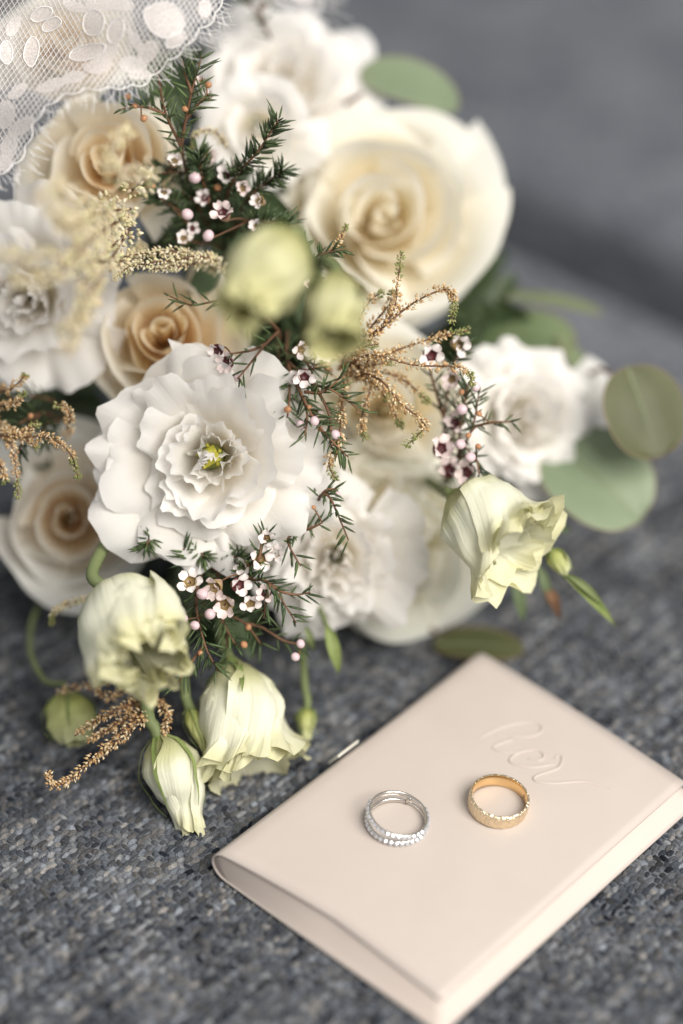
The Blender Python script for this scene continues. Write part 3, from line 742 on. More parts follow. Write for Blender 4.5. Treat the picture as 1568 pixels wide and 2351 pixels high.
# lisianthus
lisianthus('large white ruffled lisianthus with green and yellow throat at the front', 480, 1048, 2, 282, (-.10, -.02, 1), 21, 26, .5, hh=.54, hole=.07, ruffle=1.75, freq=3.4, flat=.72, oc=.20)
lisianthus('white ruffled lisianthus at the top beside the round eucalyptus leaf', 650, 185, 80, 210, (.10, .30, 1), 22, 24, 1.5, hh=.66, hole=.05, freq=4, stigma=False)
lisianthus('small white lisianthus with loose petals between the top bloom and the largest rose', 590, 300, 60, 140, (-.05, -.30, 1), 23, 11, .3, hh=.75, hole=.05, freq=3, stigma=False)
lisianthus('white frilled lisianthus cut by the left edge of the picture', 52, 690, 30, 228, (-.15, -.25, 1), 24, 24, 2.2, hh=.72, hole=.05, freq=4.5, ruffle=1.3, stigma=False)
lisianthus('white frilled lisianthus at the far right in front of the eucalyptus leaves', 1218, 955, 62, 184, (.30, .0, 1), 25, 24, .9, hh=.70, hole=.05, freq=4.5, ruffle=1.2, stigma=False)
lisianthus('white lisianthus below the middle, right of the big front bloom', 768, 1290, 34, 196, (-.05, -.20, 1), 26, 20, 1.1, hh=.62, hole=.06, freq=4.2, ruffle=1.5, flat=.65, stigma=False)

lisianthus('white lisianthus half hidden under the needle sprig in the lower centre', 655, 1190, 40, 150, (.0, -.10, 1), 27, 17, 2.1, hh=.6, hole=.06, freq=3.5, ruffle=1.3, stigma=False)
lisianthus('cream white lisianthus tucked between the middle rose and the low blooms', 850, 1125, 52, 150, (.15, .0, 1), 28, 17, .6, hh=.6, hole=.06, freq=3.5, ruffle=1.3, stigma=False, mat='cream')

# buds
bud('pale green lisianthus bud out of focus in front, upper of the two in the middle', 672, 545, 545, 725, -68, -84, 192, 31, 'ball', 'bud_olive', stem=[(715, 590, -50), (730, 690, 0), (700, 800, 70)], nsep=3, sepl=.4)
bud('smaller pale green bud out of focus right of its twin in the middle', 772, 632, 775, 792, -58, -76, 130, 32, 'tulip', 'bud_olive', stem=[(738, 600, -45), (715, 680, 0), (690, 800, 70)], nsep=3, sepl=.4)
bud('pale yellow green bud at the right under the frilled white lisianthus', 1042, 1140, 1205, 1270, 14, -2, 222, 33, 'flare', n=7, stem=[(1020, 1130, 30), (950, 1080, 80)], nsep=0, ruff=1.3)
bud('round pale green bud hanging on a curved stem at the lower left', 268, 1368, 348, 1530, 0, -38, 232, 34, 'crumple', n=8, stem=[(212, 1325, 2), (235, 1262, 16), (285, 1200, 34), (370, 1110, 75)], nsep=0, stem_r=1.9, ruff=1.5, lump=2.4, twist=.4)
bud('open pale green bud with frilled rim hanging lowest in the middle', 528, 1520, 592, 1780, 22, 12, 205, 35, 'flare', n=7, stem=[(510, 1480, 24), (500, 1400, 36), (480, 1300, 60)], nsep=3, ruff=1.3, sepl=.3)
bud('slim tapering pale green bud with long sepals pointing down at the sofa', 362, 1690, 452, 1925, 8, 6, 138, 36, 'taper', n=5, stem=[(342, 1650, 8), (335, 1590, 8), (345, 1500, 16), (400, 1350, 60)], nsep=5, stem_r=1.9, sepl=.62)
bud('small closed green bud lying at the lower left on a thin arched stem', 150, 1590, 178, 1712, 34, 28, 112, 37, 'ball', 'bud_green', n=5, stem=[(100, 1560, 40), (68, 1480, 55), (100, 1380, 75), (240, 1300, 90)], nsep=5, stem_r=.9, ruff=.4, sepl=.8)
bud('tiny closed green bud hanging on a straight stem left of the booklet', 705, 1625, 703, 1705, 36, 32, 52, 38, 'taper', 'bud_green', n=4, stem=[(700, 1580, 40), (695, 1500, 48), (690, 1400, 70)], nsep=5, stem_r=1.2, ruff=.3, sepl=.9)
bud('tiny green bud beside the open bud with frilled rim, on a pale stalk', 435, 1625, 478, 1735, 18, 10, 48, 39, 'taper', 'bud_green', n=4, stem=[(425, 1590, 20), (420, 1500, 30), (430, 1400, 60)], nsep=5, stem_r=1.6, ruff=.3, sepl=1.1)
bud('tiny yellow green bud beside the pale yellow green bud at the right', 1262, 1262, 1302, 1318, 22, 24, 44, 40, 'ball', 'bud_green', n=4, stem=[(1240, 1235, 24), (1180, 1180, 40), (1080, 1120, 70)], nsep=4, stem_r=1.0, ruff=.3, sepl=.8)

# ------------------------------------------------------------------ eucalyptus
def euc_leaf(root, cx, cy, dz, a_px, b_px, ang, normal, mat, fold=.10, bend=.12, seed=1, tipn=.0):
    """roundish leaf: a = half length along ang (degrees in the picture), b = half width"""
    s = mmpp(dz); a = a_px * s; b = b_px * s; inv = root.matrix_world.inverted()
    n = cdir(normal); d = (RGT * math.cos(R(ang)) + UPV * math.sin(R(ang))); d = (d - n * d.dot(n)).normalized(); w = n.cross(d)
    c = pix(cx, cy, dz)
    def half(v):
        return max(0.0, 1 - abs(2 * v - 1) ** 2.3) ** .5 * (1 + tipn * (v - .5))
    def f(u, v):
        ww = half(v)
        p = c + d * (a * (2 * v - 1)) + w * (b * u * ww)
        p += n * (fold * b * (abs(u) * ww) + bend * a * -((2 * v - 1) ** 2) + .05 * b * noise.noise((u * 1.5, v * 2, seed)))
        return (inv @ (p * .001)) * 1000
    vs, fs, uv = grid(14, 18, f); mb = MB(); mb.add(vs, fs, uv); lf = mb.build('leaf', M[mat], root)
    mb = MB()
    P = [Vector(f(0, v)) + (inv.to_3x3() @ n) * .12 for v in [i / 14 for i in range(15)]]
    tube(mb, P, lambda t: .45 * (1.1 - t), 5); mb.build('midrib', M['midrib'], lf)
    mb = MB(); E = [Vector(f(1, i / 24)) for i in range(25)] + [Vector(f(-1, 1 - i / 24)) for i in range(25)]
    tube(mb, E, .16, 5); mb.build('rim', M['leafrim'], lf)
    return pix(cx, cy, dz) - d * a
def euc_branch(label, leaves, stempts):
    base = pix(*stempts[-1]); root = empty('eucalyptus_branch', base); tag(root, label, 'eucalyptus')
    inv = root.matrix_world.inverted()
    mb = MB(); tube(mb, [inv @ (p * .001) * 1000 for p in catmull([pix(*q) for q in stempts], 7)], lambda t: .7 + .7 * t, 7); mb.build('stem', M['twig'], root)
    for lf in leaves: 
        e = euc_leaf(root, *lf)
    return root
euc_branch('broad grey green eucalyptus leaf standing above the largest rose',
           [(945, 192, 92, 122, 72, -14, (.25, .55, .8), 'euc', .10, .16, 3)], [(830, 215, 74), (780, 260, 85), (700, 420, 120)])
euc_branch('eucalyptus spray with round leaves at the right edge of the bouquet',
           [(1190, 765, 92, 135, 75, -28, (-.2, .75, .6), 'euc_mid', .2, .2, 4),
            (1340, 880, 84, 120, 40, -68, (.75, .2, .6), 'euc_mid', .2, .25, 5),
            (1268, 690, 100, 118, 34, -19, (.1, .80, .45), 'euc_mid', .1, .1, 6),
            (1478, 945, 52, 112, 96, -72, (.15, .15, 1), 'euc_dark', .14, .06, 7),
            (1372, 1098, 66, 138, 124, -50, (.10, .45, .9), 'euc', .12, .12, 8)],
           [(1400, 855, 62), (1370, 850, 76), (1300, 900, 92), (1180, 950, 110), (1000, 900, 140)])
euc_branch('dark eucalyptus leaf lying on the sofa behind the back corner of the booklet',
           [(1100, 1480, 72, 105, 52, -8, (0, .75, .65), 'euc_dark', .12, .1, 9)], [(1000, 1450, 74), (940, 1400, 85), (850, 1250, 110)])
# thin drooping leaves by the right hand bud
def blade_spray(label, blades, stempts, mat, name='leafy_twig', cat='twig'):
    root = empty(name, pix(*stempts[-1])); tag(root, label, cat); inv = root.matrix_world.inverted()
    mb = MB(); tube(mb, [inv @ (p * .001) * 1000 for p in catmull([pix(*q) for q in stempts], 7)], .9, 7); mb.build('stem', M['stem'], root)
    for (p0, p1, w, mt) in blades:
        a = pix(*p0); b = pix(*p1); d = b - a; n = cdir((.1, .3, 1)); s = n.cross(d).normalized()
        def f(u, v): return (inv @ ((a + d * v + s * (w * u * math.sin(math.pi * min(1, .08 + v * .92)) ** .8) + n * (1.2 * abs(u) + 3 * math.sin(v * 3))) * .001)) * 1000
        vs, fs, uv = grid(4, 10, f); mb = MB(); mb.add(vs, fs, uv); mb.build('leaf', M[mt], root)
blade_spray('green twig with narrow leaves drooping below the bud at the right',
            [((1290, 1315, 24), (1412, 1440, 34), 1.9, 'sepal'), ((1300, 1320, 24), (1385, 1395, 30), 1.4, 'stem'), ((1225, 1200, 45), (1310, 1225, 58), 2.0, 'stem_dark'),
             ((1180, 1340, 50), (1200, 1430, 56), 2.2, 'euc_mid'), ((1250, 1345, 48), (1285, 1425, 52), 2.0, 'twig'), ((1235, 1300, 46), (1262, 1400, 52), 1.8, 'euc_mid')],
            [(1300, 1325, 24), (1265, 1285, 30), (1180, 1190, 60), (1060, 1080, 100)], 'stem')
blade_spray('thin green stems hanging in front of the low white lisianthus',
            [((750, 1440, 30), (778, 1550, 36), 2.2, 'sepal'), ((700, 1440, 34), (720, 1500, 38), 1.2, 'stem')],
            [(755, 1450, 30), (735, 1400, 40), (700, 1300, 70)], 'stem')

# ------------------------------------------------------------------ waxflower sprigs
def needle_geo(mb, p, d, ln, r, colr):
    d = d.normalized(); n = d.cross(Vector((.3, .5, .81)));
    if n.length < 1e-3: n = d.cross(Vector((1, 0, 0)))
    n.normalize(); b = d.cross(n); vs = [tuple(p)]
    for (t, k) in ((.25, 1.0), (.7, .85)):
        for q in range(3):
            a = 2.094 * q; vs.append(tuple(p + d * (ln * t) + n * (math.cos(a) * r * k) + b * (math.sin(a) * r * k)))
    vs.append(tuple(p + d * ln))
    fs = [(0, 2, 1), (0, 3, 2), (0, 1, 3)] + [(1 + q, 1 + (q + 1) % 3, 4 + (q + 1) % 3, 4 + q) for q in range(3)] + [(4, 5, 7), (5, 6, 7), (6, 4, 7)]
    mb.add(vs, fs, None, colr)
def blossom_meshes():
    out = {}
    mb = MB(); vs, fs, uv = grid(8, 6, lambda u, v: (1.35 + 1.95 * v, 1.22 * u * math.sin(math.pi * (.16 + .72 * v)) ** .7, .45 + 1.0 * v - .55 * v * v + .75 * u * u * v))
    mb.add(vs, fs, uv); out['petal'] = mb.mesh('petal')
    mb = MB(); lathe(mb, [(.05, -.6), (.9, -.5), (1.45, .1), (1.62, .6), (1.85, .55), (1.95, .2)], 16, False); out['cup'] = mb.mesh('cup')
    mb = MB(); lathe(mb, [(1.85, .2), (1.5, -1.2), (.9, -2.6), (.35, -3.6)], 12, False); out['calyx'] = mb.mesh('calyx')
    mb = MB(); tube(mb, [Vector((0, 0, -.4)), Vector((0, 0, .9))], .16, 6); 
    out['style'] = mb.mesh('style')
    mb = MB(); vs, fs, uv = grid(12, 8, lambda u, v: (math.sin(v * math.pi) * math.cos(u * math.pi), math.sin(v * math.pi) * math.sin(u * math.pi), -math.cos(v * math.pi) * 1.1)); mb.add(vs, fs, uv); out['bud'] = mb.mesh('bud')
    return out
BM = blossom_meshes()
BMP = {}
def shared(key, mat):
    k = (key, mat)
    if k not in BMP:
        m = BM[key].copy(); m.name = key; m.materials.append(M[mat]); BMP[k] = m
    return BMP[k]
def waxflower(label, stems, blossoms, buds, seed, nl=7.5, dens=1.0, green=((.055, .085, .035), (.11, .16, .06)), name='waxflower_sprig', thick=.5):
    """stems: lists of (x, y, dz); blossoms: (x, y, dz, size px, cup); buds: (x, y, dz, size px, kind)"""
    rnd = random.Random(seed); base = pix(*stems[0][0]); root = empty(name, base); tag(root, label, 'waxflower')
    inv = root.matrix_world.inverted(); loc = lambda p: Vector((inv @ (p * .001)) * 1000)
    mb = MB(); nd = MB(); allp = []
    for st in stems:
        path = [loc(p) for p in catmull([pix(*q[:3]) for q in st], 8)]
        tube(mb, path, lambda t: thick * (1.25 - .75 * t), 6)
        allp += path
        tot = sum((path[i + 1] - path[i]).length for i in range(len(path) - 1)); k = max(3, int(tot / 1.5 * dens))
        for q in range(k):
            t = (q + rnd.random()) / k; t = t ** .8
            i = min(len(path) - 2, int(t * (len(path) - 1))); p = path[i].lerp(path[i + 1], t * (len(path) - 1) - i)
            d = (path[i + 1] - path[i]).normalized()
            side = Vector((rnd.gauss(0, 1), rnd.gauss(0, 1), rnd.gauss(0, 1))); side = (side - d * side.dot(d)).normalized()
            g = rnd.random(); c = tuple(lerp(green[0][j], green[1][j], g) for j in range(3))
            needle_geo(nd, p, d * rnd.uniform(.55, 1.1) + side, nl * rnd.uniform(.65, 1.15), rnd.uniform(.36, .52), c)
    mb.build('stem', M['twig'], root)
    nd.build('needle_leaves', M['needle'], root, colr=True, kind='stuff')
    st2 = MB()
    for (x, y, dz, sz, cup) in blossoms:
        p = pix(x, y, dz); k = sz * mmpp(dz) / 6.1
        ax = cdir((rnd.uniform(-.55, .55), rnd.uniform(-.45, .55), 1))
        b = link('blossom', shared('cup', cup), None, root)
        Mx = Matrix.Translation(loc(p) * .001) @ frame(ax, rnd.uniform(0, 6)).to_4x4() @ Matrix.Scale(k, 4)
        b.matrix_local = Mx
        pm = 'wax_petal' if rnd.random() < .7 else 'wax_petal_pink'
        for q in range(5):
            o = link('petal', shared('petal', pm), None, b)
            o.matrix_local = Matrix.Rotation(q * 1.2566, 4, 'Z') @ Matrix.Rotation(rnd.uniform(-.65, .05), 4, 'Y') @ Matrix.Rotation(rnd.uniform(-.25, .25), 4, 'X')
        o = link('calyx', shared('calyx', 'wax_calyx'), None, b)
        o = link('style', shared('style', 'wax_cup'), None, b)
        e = loc(p - ax * 3.4 * k); near = min(allp, key=lambda w: (w - e).length)
        tube(st2, catmull([e, e.lerp(near, .5) + Vector((0, 0, .8)), near], 4), .28, 5)
    for (x, y, dz, sz, kind) in buds:
        p = pix(x, y, dz); k = sz * mmpp(dz) / (2 if kind == PB else 2.7)
        b = link('bud', shared('bud', kind), None, root); ax = cdir((rnd.uniform(-.8, .8), rnd.uniform(-.3, .9), .4))
        b.matrix_local = Matrix.Translation(loc(p) * .001) @ frame(ax).to_4x4() @ Matrix.Scale(k, 4)
        e = loc(p - ax * k); near = min(allp, key=lambda w: (w - e).length)
        tube(st2, catmull([e, e.lerp(near, .5), near], 4), .26, 5)
    if st2.v: st2.build('stalks', M['twig'], root)
    return root
G = 'wax_cup'; GG = 'wax_cup_green'; PB = 'wax_bud'; OB = 'orange_bud'
waxflower('dark dense waxflower cluster with pink blossoms between the upper roses',
    [[(520, 560, 60), (480, 470, 35), (430, 400, 25), (350, 400, 18)], [(520, 560, 60), (520, 460, 25), (545, 400, 12), (590, 350, 5), (640, 275, 0)],
     [(500, 560, 60), (440, 520, 30), (390, 470, 20), (345, 440, 15)], [(520, 560, 60), (560, 470, 22), (610, 420, 14), (650, 392, 10)],
     [(520, 560, 60), (470, 430, 20), (455, 350, 12)], [(520, 560, 60), (560, 510, 22), (620, 512, 12), (660, 514, 10)], [(500, 560, 55), (450, 470, 28), (420, 440, 22)],
     [(510, 560, 55), (500, 440, 28), (490, 390, 22)], [(520, 570, 55), (470, 560, 34), (400, 545, 26)]],
    [(513, 490, 8, 56, G), (520, 405, 16, 52, G), (556, 434, 14, 40, GG), (596, 462, 12, 42, GG), (420, 550, 16, 44, GG), (376, 440, 14, 34, GG), (478, 360, 24, 42, GG), (545, 385, 22, 42, G), (400, 372, 12, 40, GG), (470, 455, 20, 40, G), (590, 520, 14, 36, GG), (440, 525, 18, 36, G)],
    [(447, 408, 12, 28, PB), (430, 492, 8, 26, PB), (478, 541, 8, 26, PB), (402, 370, 20, 24, PB), (350, 430, 14, 20, OB), (500, 430, 18, 24, OB)], 51, dens=3.0, green=((.03, .05, .025), (.09, .13, .05)))
waxflower('reddish twig of waxflower rising under the lace, blurred, at the top left',
    [[(430, 420, 26), (415, 340, 12), (380, 260, -6), (362, 170, -14), (345, 95, -10)], [(415, 340, 12), (425, 280, 4), (440, 210, -4), (462, 130, -6)],
     [(380, 262, -6), (330, 245, -8), (280, 250, -8)], [(425, 275, 4), (455, 240, 2), (475, 215, 2)], [(440, 215, -4), (420, 150, -6), (410, 110, -4)]],
    [(465, 190, 6, 34, GG), (478, 222, 6, 30, GG)], [(292, 222, -8, 22, OB), (310, 243, -8, 18, OB), (478, 195, 4, 22, OB), (330, 272, -8, 22, OB), (425, 250, 0, 20, OB)], 52, dens=1.5)
waxflower('waxflower twig with two dark eyed blossoms over the peach rose',
    [[(640, 760, 20), (610, 790, 8), (570, 840, 2), (545, 870, 0)], [(610, 790, 8), (575, 805, 4), (530, 812, 2)], [(640, 760, 20), (580, 700, 6), (510, 690, 2), (440, 700, 4), (390, 680, 6)]],
    [(500, 803, 4, 46, G), (522, 832, 2, 50, G)], [(545, 868, 2, 16, PB)], 53, dens=.55, nl=8.5)
waxflower('waxflower sprig with dark eyed blossoms and buds in the centre of the bouquet',
    [[(660, 760, 40), (660, 830, 14), (690, 900, 4), (720, 960, 0), (760, 1010, -2), (800, 1050, -2)], [(660, 830, 14), (720, 880, 4), (770, 900, 0), (830, 945, 0)],
     [(660, 840, 14), (665, 900, 6), (660, 960, 4)], [(690, 900, 6), (705, 950, 2), (700, 1000, 0)], [(720, 880, 4), (755, 950, 0), (760, 1030, 0)], [(640, 760, 40), (640, 850, 20), (650, 900, 12)],
     [(700, 900, 4), (740, 900, 0), (790, 860, 0)], [(650, 800, 30), (690, 820, 14), (720, 850, 8)]],
    [(737, 810, 0, 58, G), (700, 862, 2, 54, G), (692, 800, 6, 46, GG), (722, 950, 4, 40, G), (675, 870, 8, 36, GG)],
    [(660, 940, -2, 22, OB), (722, 967, -2, 22, PB), (770, 998, -2, 22, PB), (690, 975, 2, 20, PB), (735, 985, 0, 18, OB), (710, 935, 0, 16, OB)], 54, dens=1.1)
waxflower('small dark green waxflower tip against the lower edge of the largest rose',
    [[(730, 640, 20), (710, 610, 6), (735, 585, 0), (785, 572, -3)], [(710, 620, 8), (700, 580, 2), (700, 555, 0)]],
    [(708, 655, 4, 26, GG), (735, 615, 4, 24, GG)], [(712, 690, 4, 16, PB)], 55, dens=1.4, nl=6)
waxflower('sharp green needle sprig right of the big front lisianthus',
    [[(720, 1190, 20), (735, 1140, 4), (755, 1140, 0), (775, 1180, -2), (800, 1240, -2)], [(735, 1140, 4), (750, 1125, 0), (772, 1122, 0)], [(720, 1190, 20), (690, 1220, 8), (660, 1240, 2), (690, 1300, -2)], [(690, 1220, 8), (720, 1210, 4), (740, 1200, 2)]],
    [], [(720, 1165, 0, 14, OB), (775, 1135, 0, 14, PB)], 56, dens=1.0, nl=7)
waxflower('waxflower cluster in sharp focus under the big front lisianthus',
    [[(520, 1240, 50), (540, 1300, 14), (580, 1330, 2), (620, 1340, -2), (680, 1430, 2)], [(520, 1240, 50), (470, 1300, 20), (450, 1380, 8), (470, 1480, 4), (500, 1540, 6)],
     [(520, 1240, 50), (500, 1310, 20), (500, 1400, 10), (540, 1480, 10)], [(540, 1300, 14), (590, 1290, 2), (600, 1250, 0), (612, 1225, 0)], [(620, 1340, -2), (610, 1390, 0), (605, 1420, 2)],
     [(620, 1340, -2), (645, 1358, 0), (680, 1365, 2), (712, 1360, 4)], [(500, 1310, 20), (440, 1290, 10), (420, 1260, 8)], [(520, 1240, 50), (560, 1280, 20), (540, 1280, 8)], [(520, 1300, 26), (480, 1350, 22), (450, 1450, 18)],
     [(500, 1400, 12), (560, 1430, 10), (600, 1480, 14)], [(560, 1430, 10), (600, 1440, 12), (650, 1470, 14), (690, 1480, 14)], [(470, 1480, 6), (440, 1520, 4), (400, 1580, 6)], [(500, 1400, 14), (520, 1450, 12), (520, 1520, 16)]],
    [(437, 1337, 0, 58, GG), (494, 1347, -2, 58, GG), (547, 1343, -2, 58, G), (517, 1387, 0, 60, GG), (575, 1386, 2, 50, GG), (613, 1236, 0, 44, GG), (596, 1282, 2, 58, GG), (610, 1362, 0, 46, G), (560, 1300, 6, 46, GG), (632, 1270, 6, 40, GG)],
    [(464, 1364, -4, 26, PB), (482, 1410, -2, 26, PB), (447, 1436, -2, 22, PB), (560, 1480, 6, 22, OB), (690, 1478, 6, 20, PB), (678, 1508, 6, 20, PB), (460, 1500, 2, 18, OB), (420, 1420, 2, 22, PB), (570, 1440, 6, 20, OB)], 57, dens=1.15, green=((.035, .06, .025), (.10, .15, .055)))
waxflower('waxflower sprig with pale round buds beside the right hand frilled lisianthus',
    [[(1020, 1120, 60), (1050, 1050, 28), (1060, 960, 16), (1075, 880, 12)], [(1050, 1050, 28), (1085, 980, 16), (1100, 900, 12)], [(1050, 1050, 28), (1090, 1050, 14), (1100, 1090, 12)],
     [(1030, 1090, 40), (1020, 960, 26), (1040, 850, 20), (1060, 790, 16)], [(1085, 980, 16), (1130, 970, 12), (1175, 968, 12)], [(1020, 960, 26), (990, 860, 20), (985, 810, 14)], [(1020, 1110, 55), (1040, 1000, 30), (1050, 900, 26)]],
    [(990, 816, 10, 62, G), (1052, 790, 14, 56, GG), (1012, 1032, 14, 66, G), (1045, 972, 20, 50, G), (1075, 1082, 16, 62, G), (1030, 1080, 22, 60, G), (1040, 870, 18, 52, GG)],
    [(1060, 940, 6, 26, PB), (1057, 1020, 6, 24, PB), (1080, 1050, 6, 24, PB), (1092, 888, 6, 22, PB), (1060, 900, 6, 18, OB), (1100, 950, 6, 18, OB), (1098, 1025, 6, 18, OB), (1075, 1000, 8, 18, OB)], 58, dens=1.2, nl=6.5, green=((.04, .06, .03), (.12, .16, .07)))
waxflower('dark needle sprig behind the astilbe at the left edge',
    [[(150, 960, 60), (90, 950, 30), (30, 980, 24), (-30, 1000, 24)], [(90, 950, 30), (60, 1000, 22), (40, 1040, 18)], [(150, 960, 60), (120, 920, 40), (60, 910, 34), (0, 920, 34)], [(150, 960, 60), (100, 980, 30), (110, 1010, 24)]],
    [], [(70, 955, 16, 18, OB)], 59, dens=1.8, green=((.025, .04, .02), (.07, .10, .04)))
waxflower('blurred green needle tip standing at the very top',
    [[(620, 90, 70), (600, 40, 62), (600, -20, 58), (605, -60, 58)], [(600, 40, 62), (570, 5, 60), (560, -20, 60)], [(600, 20, 62), (640, -10, 60)]], [], [], 60, dens=1.4)
waxflower('short needle tuft poking out under the big front lisianthus at its lower left',
    [[(380, 1200, 40), (345, 1235, 10), (335, 1255, 6)], [(380, 1200, 40), (450, 1260, 12), (470, 1280, 8)], [(380, 1200, 40), (520, 1270, 12), (560, 1290, 6)]], [], [], 61, dens=2.0, nl=6)

# ------------------------------------------------------------------ astilbe plumes
def astilbe(label, paths, seed, gold=1.0, rad=1.5, name='astilbe_plume', dens=5.0, tipgreen=True, pale=False):
    rnd = random.Random(seed); base = pix(*paths[0][0]); root = empty(name, base); tag(root, label, 'astilbe')
    inv = root.matrix_world.inverted(); loc = lambda p: Vector((inv @ (p * .001)) * 1000)
    mb = MB(); fl = MB()
    if pale: pal = [(.78, .69, .42), (.86, .78, .56), (.90, .83, .65), (.76, .73, .44), (.82, .68, .46)]
    else: pal = [(.64, .42, .20), (.72, .52, .28), (.82, .66, .42), (.54, .33, .15), (.88, .76, .55), (.72, .50, .27)]
    gr = [(.26, .30, .10), (.36, .38, .15), (.45, .43, .20)]
    for st in paths:
        path = [loc(p) for p in catmull([pix(*q) for q in st], 10)]
        tube(mb, path, lambda t: .42 * (1.15 - .7 * t), 5)
        tot = sum((path[i + 1] - path[i]).length for i in range(len(path) - 1)); k = int(tot * dens * 1.5)
        for q in range(k):
            t = rnd.random(); i = min(len(path) - 2, int(t * (len(path) - 1))); p = path[i].lerp(path[i + 1], t * (len(path) - 1) - i)
            d = (path[i + 1] - path[i]).normalized()
            side = Vector((rnd.gauss(0, 1), rnd.gauss(0, 1), rnd.gauss(0, 1))); side = (side - d * side.dot(d)).normalized()
            rr = rad * (1.1 - .55 * t) * rnd.uniform(.25, 1.0); c = p + side * rr + d * rnd.uniform(-.3, .5)
            if t > .80 and tipgreen: cc = rnd.choice(gr)
            else: cc = rnd.choice(pal)
            g_ = rnd.uniform(.85, 1.12); cc = tuple(x * g_ for x in cc)
            s = rnd.uniform(.26, .66) * (1 - .3 * t) * (rad / 1.5) ** .5; e = (side * .9 + d * .7).normalized(); n1 = e.cross(d + Vector((.1, .2, .05))).normalized(); n2 = e.cross(n1)
            vs = [c - e * s * .9, c + e * s * 2.1] + [c + (n1 * math.cos(a) + n2 * math.sin(a)) * s * .8 for a in (0, 1.57, 3.14, 4.71)]
            fl.add([tuple(v) for v in vs], [(0, 3, 2), (0, 4, 3), (0, 5, 4), (0, 2, 5), (1, 2, 3), (1, 3, 4), (1, 4, 5), (1, 5, 2)], None, cc)
    mb.build('stem', M['twig'], root); fl.build('florets', M['floret'], root, smooth=True, colr=True, kind='stuff')
astilbe('golden brown astilbe plume fanning out over the creamy rose in the middle',
    [[(790, 850, 20), (830, 790, 8), (900, 720, 2), (912, 650, 0), (922, 578, 0)], [(790, 850, 20), (860, 770, 6), (950, 695, 0), (1025, 664, 0), (1042, 690, 0), (1036, 742, 0)],
     [(800, 850, 20), (880, 815, 6), (1000, 775, 8), (1078, 758, 10)], [(790, 850, 20), (850, 815, 2), (950, 838, 0), (1060, 845, 0), (1088, 885, 2)],
     [(800, 850, 20), (870, 870, 2), (920, 925, 0), (972, 968, 0), (968, 990, 0), (930, 1025, 2)], [(800, 860, 20), (850, 880, 8), (832, 950, 6), (830, 985, 6), (842, 1010, 6)],
     [(790, 860, 20), (785, 930, 4), (778, 1010, 0), (755, 1060, 0), (770, 1105, 0)], [(800, 850, 20), (860, 880, 12), (900, 940, 10), (925, 985, 8)],
     [(820, 850, 20), (900, 860, 14), (950, 890, 14), (985, 925, 14)], [(780, 850, 20), (820, 740, 10), (850, 690, 8), (880, 670, 6)], [(800, 850, 20), (850, 840, 10), (900, 830, 10)], [(790, 860, 20), (850, 860, 10), (880, 890, 10), (890, 920, 10)],
     [(760, 860, 20), (740, 830, 8), (800, 800, 4), (870, 790, 2)], [(800, 820, 18), (860, 740, 8), (900, 690, 6), (895, 665, 6)]], 71, rad=2.1, dens=3.6)
astilbe('single golden astilbe tip sticking up before the largest rose', [[(725, 620, 20), (750, 590, 4), (780, 550, 0), (796, 515, 0)]], 72, rad=1.2)
astilbe('creamy blurred astilbe plume in front of the left hand blooms',
    [[(300, 480, 10), (220, 490, -41), (150, 520, -69), (90, 440, -78)], [(300, 600, 20), (200, 600, -46), (100, 590, -69), (-20, 585, -78)], [(300, 520, 20), (240, 620, -41), (190, 700, -59), (150, 810, -64)],
     [(280, 500, 10), (200, 560, -55), (120, 640, -64), (20, 640, -69)], [(280, 540, 10), (200, 640, -46), (205, 720, -55), (130, 770, -59)], [(260, 480, 10), (170, 470, -59), (120, 410, -69)], [(300, 440, 10), (330, 400, -46), (250, 390, -55), (262, 330, -50), (300, 300, -46)],
     [(280, 500, 10), (210, 550, -50), (160, 600, -59)], [(260, 500, 10), (180, 520, -55), (130, 500, -64)]], 73, rad=4.4, pale=True, dens=1.8, tipgreen=False)
astilbe('pale green astilbe plume lying above the peach rose with copper centre',
    [[(520, 620, 30), (470, 590, 10), (380, 600, 6), (300, 612, 4), (262, 640, 2)], [(500, 620, 30), (420, 580, 10), (350, 580, 8), (280, 590, 6)], [(330, 560, 30), (290, 590, 14), (255, 620, 8)], [(480, 600, 20), (420, 610, 8), (340, 620, 6)]], 74, rad=2.0, pale=True, dens=5, tipgreen=False)
astilbe('short creamy astilbe tip curling over the small white lisianthus', [[(520, 340, 30), (490, 300, 22), (450, 310, 20), (440, 345, 20)]], 78, rad=1.6, pale=True)
astilbe('golden astilbe plume arching over the blush rose at the left edge',
    [[(-20, 960, 24), (40, 1000, 10), (110, 1005, 4), (160, 1040, 2), (180, 1100, 2)], [(-30, 900, 24), (20, 895, 14), (50, 870, 10), (60, 860, 10)], [(-20, 980, 24), (20, 1010, 10), (35, 1070, 8), (42, 1145, 8)], [(-30, 1000, 24), (20, 1000, 8), (60, 990, 6), (90, 970, 6)],
     [(150, 1000, 30), (160, 960, 14), (150, 935, 10), (125, 928, 10)], [(-20, 1040, 20), (5, 1080, 8), (12, 1110, 8)], [(-20, 930, 20), (30, 930, 10), (55, 900, 8)], [(0, 980, 18), (60, 1010, 8), (85, 1030, 8)]], 75, rad=2.0, dens=4.2)
astilbe('short pale astilbe tip below the blush rose', [[(250, 1370, 50), (220, 1372, 22), (160, 1385, 20), (125, 1405, 20), (118, 1435, 20)]], 76, rad=1.6, pale=True)
